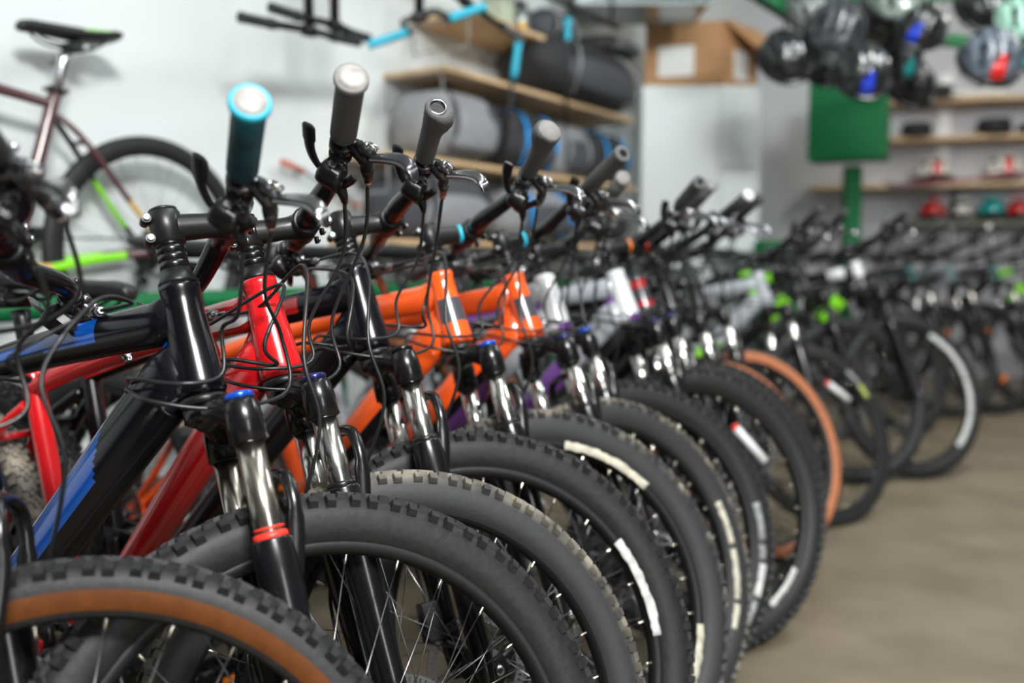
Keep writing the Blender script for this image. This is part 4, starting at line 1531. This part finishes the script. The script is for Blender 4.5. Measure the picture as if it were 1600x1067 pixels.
T_ = V((0, 0, hgt))
nr = (C_ - A_).normalized()
rgt = ((B_ + C_) / 2 - cen).normalized()
flap(B_ - B_ + T_, C_ - B_ + T_, rgt * 0.22, -0.20)
flap(A_ - B_ + T_, B_ - B_ + T_, -(((A_ + B_) / 2 - cen).normalized()) * 0.20, 0.035)
flap(D_ - B_ + T_, A_ - B_ + T_, ((D_ + A_) / 2 - cen).normalized() * -0.16, 0.02)
ln = (B_ - A_)
fn = ((A_ + B_) / 2 - cen).normalized()
mb = MB(PAP)
mb.box((A_ - B_) + ln * 0.40 + fn * 0.002 + V((0, 0, 0.155)), (ln.length * 0.46, 0.002, 0.175), M((ln.normalized(), fn, V((0, 0, 1)))).transposed())
mb.done('paper_label', root)
ln2 = (C_ - B_)
mb = MB(PAP)
mb.box(ln2 * 0.50 + rgt * 0.002 + V((0, 0, 0.14)), (ln2.length * 0.42, 0.002, 0.17), M((ln2.normalized(), rgt, V((0, 0, 1)))).transposed())
mb.done('paper_label', root)

# grey green crate hung high above the box
mb = MB(mat('dim_green_glass', (0.10, 0.14, 0.14), 0.15, coat=0.4), mat('crate_edge', (0.30, 0.36, 0.36), 0.3))
c = (at(905, -20, 5.0) + at(1098, -20, 5.0)) / 2
cr_ = empty('storage_crate', c)
tag(cr_, 'dim grey green plastic crate hanging above the cardboard box, cut by the top edge', 'crate')
mb.box((0, 0.1, 0.02), (0.70, 0.45, 0.28))
mb.done('crate_body', cr_, bevel=0.01)
mb = MB(mat('crate_edge', (0.30, 0.36, 0.36), 0.3))
for x in (-0.35, 0.28, 0.35):
    mb.box((x, -0.13, 0.02), (0.012, 0.02, 0.28))
mb.box((0, -0.13, -0.118), (0.71, 0.02, 0.012))
mb.done('crate_rim', cr_)
for x in (-0.3, 0.3):
    mb = MB(BLKM)
    mb.tube([(x, 0.1, 0.155), (x, 0.1, 3.2 - c.z)], 0.006, 8)
    mb.done('suspension_rod', cr_)

# ------------------------------------------------------------------ green stand with a box panel
root = empty('green_stand', (2.392, 6.5, 0))
tag(root, 'green steel post with a square green box on top, behind the hanging helmets', 'stand')
mb = MB(GREEN)
mb.box((0, 0, 0.80), (0.105, 0.105, 1.60))
mb.box((0, 0, 0.01), (0.22, 0.22, 0.02))
mb.done('post', root, bevel=0.004)
mb = MB(GREEN)
mb.box((-0.02, 0.04, 1.935), (0.50, 0.30, 0.60), M.Rotation(-0.52, 3, 'Z'))
mb.done('control_box', root, bevel=0.006)

# ------------------------------------------------------------------ green overhead rack with helmets
rk = MB(GREEN)
P1, P2, P3, P4 = at(1135, -30, 4.0), at(1262, 55, 4.9), at(1530, 60, 5.3), at(1760, 66, 5.3)
zt = 2.165
for a, b in ((P1, P2), (P2, P3), (P3, P4)):
    a, b = V((a.x, a.y, zt)), V((b.x, b.y, zt))
    dr = (b - a).normalized()
    rk.box((a + b) / 2, ((b - a).length, 0.06, 0.06), M((dr, V((0, 0, 1)).cross(dr), V((0, 0, 1)))).transposed())
for p in (P1, P2, P3, P4):
    rk.tube([V((p.x, p.y, zt)), V((p.x, p.y, 3.199))], 0.015, 10)
bars = []
for (xa, ya), (xb, yb) in (((1170, 4.35), (1640, 4.35)), ((1225, 4.75), (1640, 4.75))):
    a, b = at(xa, 40, ya), at(xb, 40, yb)
    a.z = b.z = 2.26
    rk.tube([a, b], 0.012, 10)
    for p in (a, b):
        rk.tube([p, V((p.x, p.y, 3.199))], 0.008, 8)
tag(rk.done('helmet_rack'), 'green overhead steel rack from which the helmets hang', 'rack')


def helmet(c, r, m_, label, group, up=True, accent=None, parent_hang=None, rotz=0.0, tilt=0.0):
    """bicycle helmet: domed shell with long vents, rim, lining and chin strap. c = centre of the dome base"""
    R4 = M.Rotation(tilt, 4, 'X') @ M.Rotation(rotz, 4, 'Z')
    root = empty('helmet', c)
    tag(root, label, 'helmet', group)
    rx, ry, rz = r * 1.08, r * 0.88, r * 0.92
    mb = MB(m_, BLKP, accent or m_)
    seg, rg = 40, 14
    rows = []
    for j in range(rg + 1):
        th = 0.04 + (PI * 0.56 - 0.04) * j / rg
        row = []
        for k in range(seg):
            ph = 2 * PI * k / seg
            x, y, z = math.sin(th) * math.cos(ph), math.sin(th) * math.sin(ph), math.cos(th)
            # long channels running front to back
            ch = abs(math.sin(y * 7.5))
            k_ = 1 - (0.085 if (ch > 0.80 and z > 0.12 and abs(x) < 0.88) else 0)
            row.append(mb.bm.verts.new((x * rx * k_ * (1 + 0.06 * (x < 0) * (1 - z)), y * ry * k_, z * rz * k_)))
        rows.append(row)
    for j in range(rg):
        for k in range(seg):
            ph = 2 * PI * (k + 0.5) / seg
            th = 0.04 + (PI * 0.56 - 0.04) * (j + 0.5) / rg
            y = math.sin(th) * math.sin(ph)
            z = math.cos(th)
            x = math.sin(th) * math.cos(ph)
            mi = 1 if (abs(math.sin(y * 7.5)) > 0.84 and z > 0.14 and abs(x) < 0.85 and not (-0.06 < x < 0.08)) else 0
            if accent and mi == 0 and x > 0.35 and -0.30 < y < 0.12 and z < 0.72:
                mi = 2
            mb.face([rows[j + 1][k], rows[j + 1][(k + 1) % seg], rows[j][(k + 1) % seg], rows[j][k]], mi)
    mb.face(rows[0], 0)
    mb.done('shell', root, R4)
    mb = MB(BLKP)
    lo = rows
    mb.tube([(rx * 1.0 * math.cos(2 * PI * k / 32) * 0.985, ry * math.sin(2 * PI * k / 32) * 0.985, -rz * 0.20) for k in range(32)], (r * 0.10), 8, closed=True)
    mb.ball((0, 0, -rz * 0.10), (rx * 0.93, ry * 0.92, rz * 0.42), 0, 24, 8)
    mb.done('lining', root, R4)
    for s_ in (-1, 1):
        mb = MB(BLKP)
        mb.tube(cr([(rx * 0.35, s_ * ry * 0.93, -rz * 0.2), (0.0, s_ * ry * 0.7, -rz * 0.75), (0.0, 0, -rz * 1.15)], 5), [(0.0015, 0.007)] * 11, 6)
        mb.done('chin_strap', root, R4)
    mb = MB(BLKP)
    mb.ball((rx * 0.92, 0, -rz * 0.06), (rx * 0.28, ry * 0.62, rz * 0.05), 0, 20, 6)
    mb.done('visor', root, R4)
    if parent_hang:
        mb = MB(BLKP)
        mb.tube([(0, 0, rz * 0.3), (0, 0, parent_hang - c[2])], 0.006, 6)
        mb.done('hanging_loop', root)
    return root


HB = paint('helmet_black', (0.012, 0.013, 0.015))
HG = paint('helmet_dark_grey', (0.045, 0.048, 0.055))
HL = paint('helmet_light_grey', (0.20, 0.21, 0.21))
HP = paint('helmet_pale_green', (0.22, 0.27, 0.24))
HM = paint('helmet_mint', (0.30, 0.52, 0.42))
HT_ = paint('helmet_turquoise', (0.02, 0.55, 0.50))
HS = paint('helmet_grey_blue', (0.10, 0.12, 0.15))
HY = paint('helmet_blue', (0.01, 0.04, 0.45))
HR = paint('helmet_red', (0.55, 0.01, 0.01))
HW_ = paint('helmet_white', (0.70, 0.69, 0.64))
HN = paint('helmet_teal', (0.0, 0.32, 0.33))
GH = 'helmets hanging from the green rack'
hang = [
    (1226, 90, 4.25, 0.120, HB, None, 'glossy black helmet lowest and leftmost of the hanging ones, beside the box flap', -1.4, 0.2),
    (1262, 18, 4.55, 0.105, HL, None, 'light grey hanging helmet at the top left of the cluster', -1.2, 0.3),
    (1306, 48, 4.20, 0.140, HG, None, 'large dark grey hanging helmet above the one with blue marks', -1.9, 0.1),
    (1346, 112, 3.90, 0.120, HB, HY, 'black helmet with a blue mark hanging directly in front of the green box', -1.6, 0.15),
    (1362, 40, 4.60, 0.130, HG, None, 'dark hanging helmet in the middle of the cluster behind the large one', -0.9, 0.2),
    (1400, 2, 4.30, 0.135, HP, None, 'pale grey green hanging helmet cut by the top picture edge', -1.5, 0.0),
    (1441, 44, 4.12, 0.110, HB, HY, 'round black hanging helmet with a small blue mark, right of the pale green one', -2.2, 0.1),
    (1404, 90, 4.55, 0.115, HG, HN, 'dark hanging helmet with a teal mark above the lowest right one of the cluster', -1.4, 0.2),
    (1422, 130, 4.70, 0.120, HB, None, 'black hanging helmet lowest on the right of the cluster', -1.2, 0.3),
    (1290, 105, 4.60, 0.105, HB, None, 'small black hanging helmet tucked behind the blue marked one', -1.8, 0.1),
    (1548, 92, 4.10, 0.135, HS, HR, 'grey blue helmet with a red patch hanging alone on the right', -1.7, 0.05),
    (1535, 12, 4.50, 0.120, HB, None, 'black hanging helmet above the grey blue one at the top edge', -1.3, 0.2),
    (1592, 34, 4.30, 0.120, HM, None, 'mint green hanging helmet near the top right corner', -1.6, 0.0),
    (1612, 84, 4.40, 0.105, HT_, None, 'turquoise hanging helmet cut by the right picture edge', -1.6, 0.0)]
for px, py, Y_, r_, m_, ac, lb, rz_, tl in hang:
    c = at(px, py, Y_)
    helmet(c, r_ * 1.06, m_, lb, GH, accent=ac, parent_hang=2.26, rotz=rz_, tilt=0.75 + tl)

# ------------------------------------------------------------------ back wall shelves with hats, helmets and boards
BR = M((BE, BN, V((0, 0, 1)))).transposed()


def onback(px, py, off):
    d = ray(px, py)
    c = V((0, 0, CAMZ))
    t = ((BW0 - c).dot(BN) + off) / d.dot(BN)
    return c + d * t


def back_shelf(py, x0, x1, label, depth=0.34, m_=None, th=0.028):
    p = onback(1560, py, depth)
    z = p.z
    a, b = onback(x0, py, depth), onback(x1, py, depth)
    s0, s1 = (a - BW0).dot(BE), (b - BW0).dot(BE)
    mb = MB(m_ or BROWN)
    mb.box(BW0 + BE * ((s0 + s1) / 2) + BN * (depth / 2 + 0.002) + V((0, 0, z)), (s1 - s0, depth, th), BR)
    tag(mb.done('back_shelf', bevel=0.002), label, 'shelf', 'shelves on the far grey wall')
    return z + th / 2


za = back_shelf(152, 1392, 1700, 'upper wooden shelf on the far wall, under the hanging helmets')
zb = back_shelf(212, 1395, 1700, 'wooden shelf on the far wall holding two black hats')
zc = back_shelf(287, 1268, 1700, 'wooden shelf on the far wall behind the green post')
zd = back_shelf(347, 1400, 1700, 'lowest shelf on the far wall, holding red and teal helmets', m_=mat('grey_green_board', (0.20, 0.21, 0.17), 0.6))
mb = MB(CAPW)
for px in (1475,):
    p = onback(px, 200, 0.01)
    mb.box(V((p.x, p.y, 1.75)) + BN * 0.01, (0.09, 0.02, 1.3), BR)
tag(mb.done('shelf_upright'), 'white upright strip between the far wall shelves', 'upright')


def on_shelf(px, z, off=0.25):
    p = onback(px, 200, off)
    return V((p.x, p.y, z))


def hat(px, z, r, h, label, brim=1.35):
    c = on_shelf(px, z)
    root = empty('hat', c)
    tag(root, label, 'hat', 'black hats on the far shelves')
    mb = MB(BAGK)
    mb.lathe((0, 0, 0.006), (0, 0, 1), [(0, r), (h * 0.8, r * 0.95), (h * 0.95, r * 0.85), (h, r * 0.5)], 28)
    mb.done('hat_crown', root)
    mb = MB(BAGK)
    mb.lathe((0, 0, 0), (0, 0, 1), [(0, r * brim), (0.006, r * brim)], 28)
    mb.done('brim', root)


hat(1432, zb, 0.115, 0.11, 'black cap on the left of the hat shelf', 1.25)
hat(1553, zb, 0.125, 0.12, 'round black hat in the middle of the hat shelf', 1.05)
hat(1612, zb, 0.10, 0.07, 'flat black hat at the right picture edge on the hat shelf', 1.2)
hat(1462, za, 0.12, 0.10, 'black cap on the upper far shelf', 1.5)
mb = MB(mat('white_towel', (0.7, 0.68, 0.62), 0.8))
p = on_shelf(1520, za + 0.022)
mb.box(p, (0.36, 0.22, 0.04), BR)
tag(mb.done('folded_cloth', bevel=0.01), 'folded cream cloth on the upper far shelf', 'cloth')
GS = 'helmets on the far shelves'
for px, z, r_, m_, ac, lb in ((1462, zc + 0.07, 0.16, HW_, HR, 'white helmet with a red mark on the shelf behind the long boards'), (1572, zc + 0.08, 0.16, HW_, HR, 'white and red helmet on the same shelf nearer the right edge'),
                              (1462, zd + 0.06, 0.11, HR, None, 'red helmet at the left end of the lowest far shelf'), (1506, zd + 0.06, 0.10, HW_, None, 'white helmet between the red and the teal one'),
                              (1555, zd + 0.07, 0.115, HN, None, 'teal helmet on the lowest far shelf'), (1598, zd + 0.06, 0.11, HR, None, 'red helmet at the right picture edge on the lowest far shelf')):
    helmet(on_shelf(px, z, 0.22), r_, m_, lb, GS, accent=ac, rotz=-1.8)


def snowboard(a, b, w_, m1, m2, label):
    d = (b - a)
    L = d.length
    dr = d.normalized()
    up = V((0, 0, 1))
    sd_ = up.cross(dr).normalized()
    up = dr.cross(sd_)
    mb = MB(m1, m2)
    prev = None
    for i in range(25):
        s_ = i / 24
        e = min(s_, 1 - s_)
        hw = w_ / 2 * (1 - 0.12 * math.sin(PI * s_)) * math.sqrt(max(0.04, 1 - (max(0, 0.12 - e) / 0.12) ** 2))
        lift = 0.05 * (max(0, 0.12 - e) / 0.12) ** 2
        c = a + d * s_ + up * lift
        row = [mb.bm.verts.new(c + sd_ * u * hw + up * v_) for u, v_ in ((-1, 0), (1, 0), (1, 0.012), (-1, 0.012))]
        if prev:
            mb.bridge(prev, row, matf=lambda q: 1 if 0.2 < q < 0.9 else 0, smooth=False)
        else:
            mb.face(row)
        prev = row
    mb.face(prev)
    tag(mb.done('snowboard'), label, 'snowboard', 'boards lying on brackets at the far wall')


snowboard(at(1378, 296, 6.6), at(1700, 262, 6.15), 0.28, HB, paint('board_red', (0.30, 0.015, 0.03)), 'long dark board with a red edge lying in front of the white helmets')
snowboard(at(1440, 312, 6.6), at(1700, 300, 6.2), 0.28, HB, HB, 'black board lying just below the red edged one')
bk = MB(GUN)
for px in (1490, 1640):
    p = at(px, 300, 6.45)
    bk.tube([V((p.x, p.y, 0)), V((p.x, p.y, p.z + 0.02))], 0.015, 10)
    for dz in (-0.085, 0.0):
        bk.tube([V((p.x, p.y - 0.2, p.z + dz)), V((p.x, p.y + 0.2, p.z + dz))], 0.01, 8)
tag(bk.done('board_rack'), 'thin dark stand under the long boards at the far right', 'rack')

# ------------------------------------------------------------------ small rod with orange tips fixed low on the pale wall
root = empty('wall_rod', onwall(500, 280, 0.05))
tag(root, 'thin black rod with orange tips on the pale wall behind the grey grips', 'rod')
O_ = V(root.location)
a_, b_ = onwall(440, 252, 0.05) - O_, onwall(560, 322, 0.05) - O_
mb = MB(BLKP)
mb.tube([a_ * 0.5, b_ * 0.9], 0.006, 10)
for q in (a_ * 0.4, b_ * 0.8):
    mb.tube([q, q - WN * 0.05], 0.004, 8)
mb.done('rod_shaft', root)
for p, q in ((a_, a_ * 0.42), (b_, b_ * 0.85)):
    mb = MB(mat('orange_handle', (0.50, 0.10, 0.04), 0.5))
    mb.lathe(p, q - p, [(0, 0.006), (0.003, 0.012), ((q - p).length, 0.010)], 14)
    mb.done('tip', root)
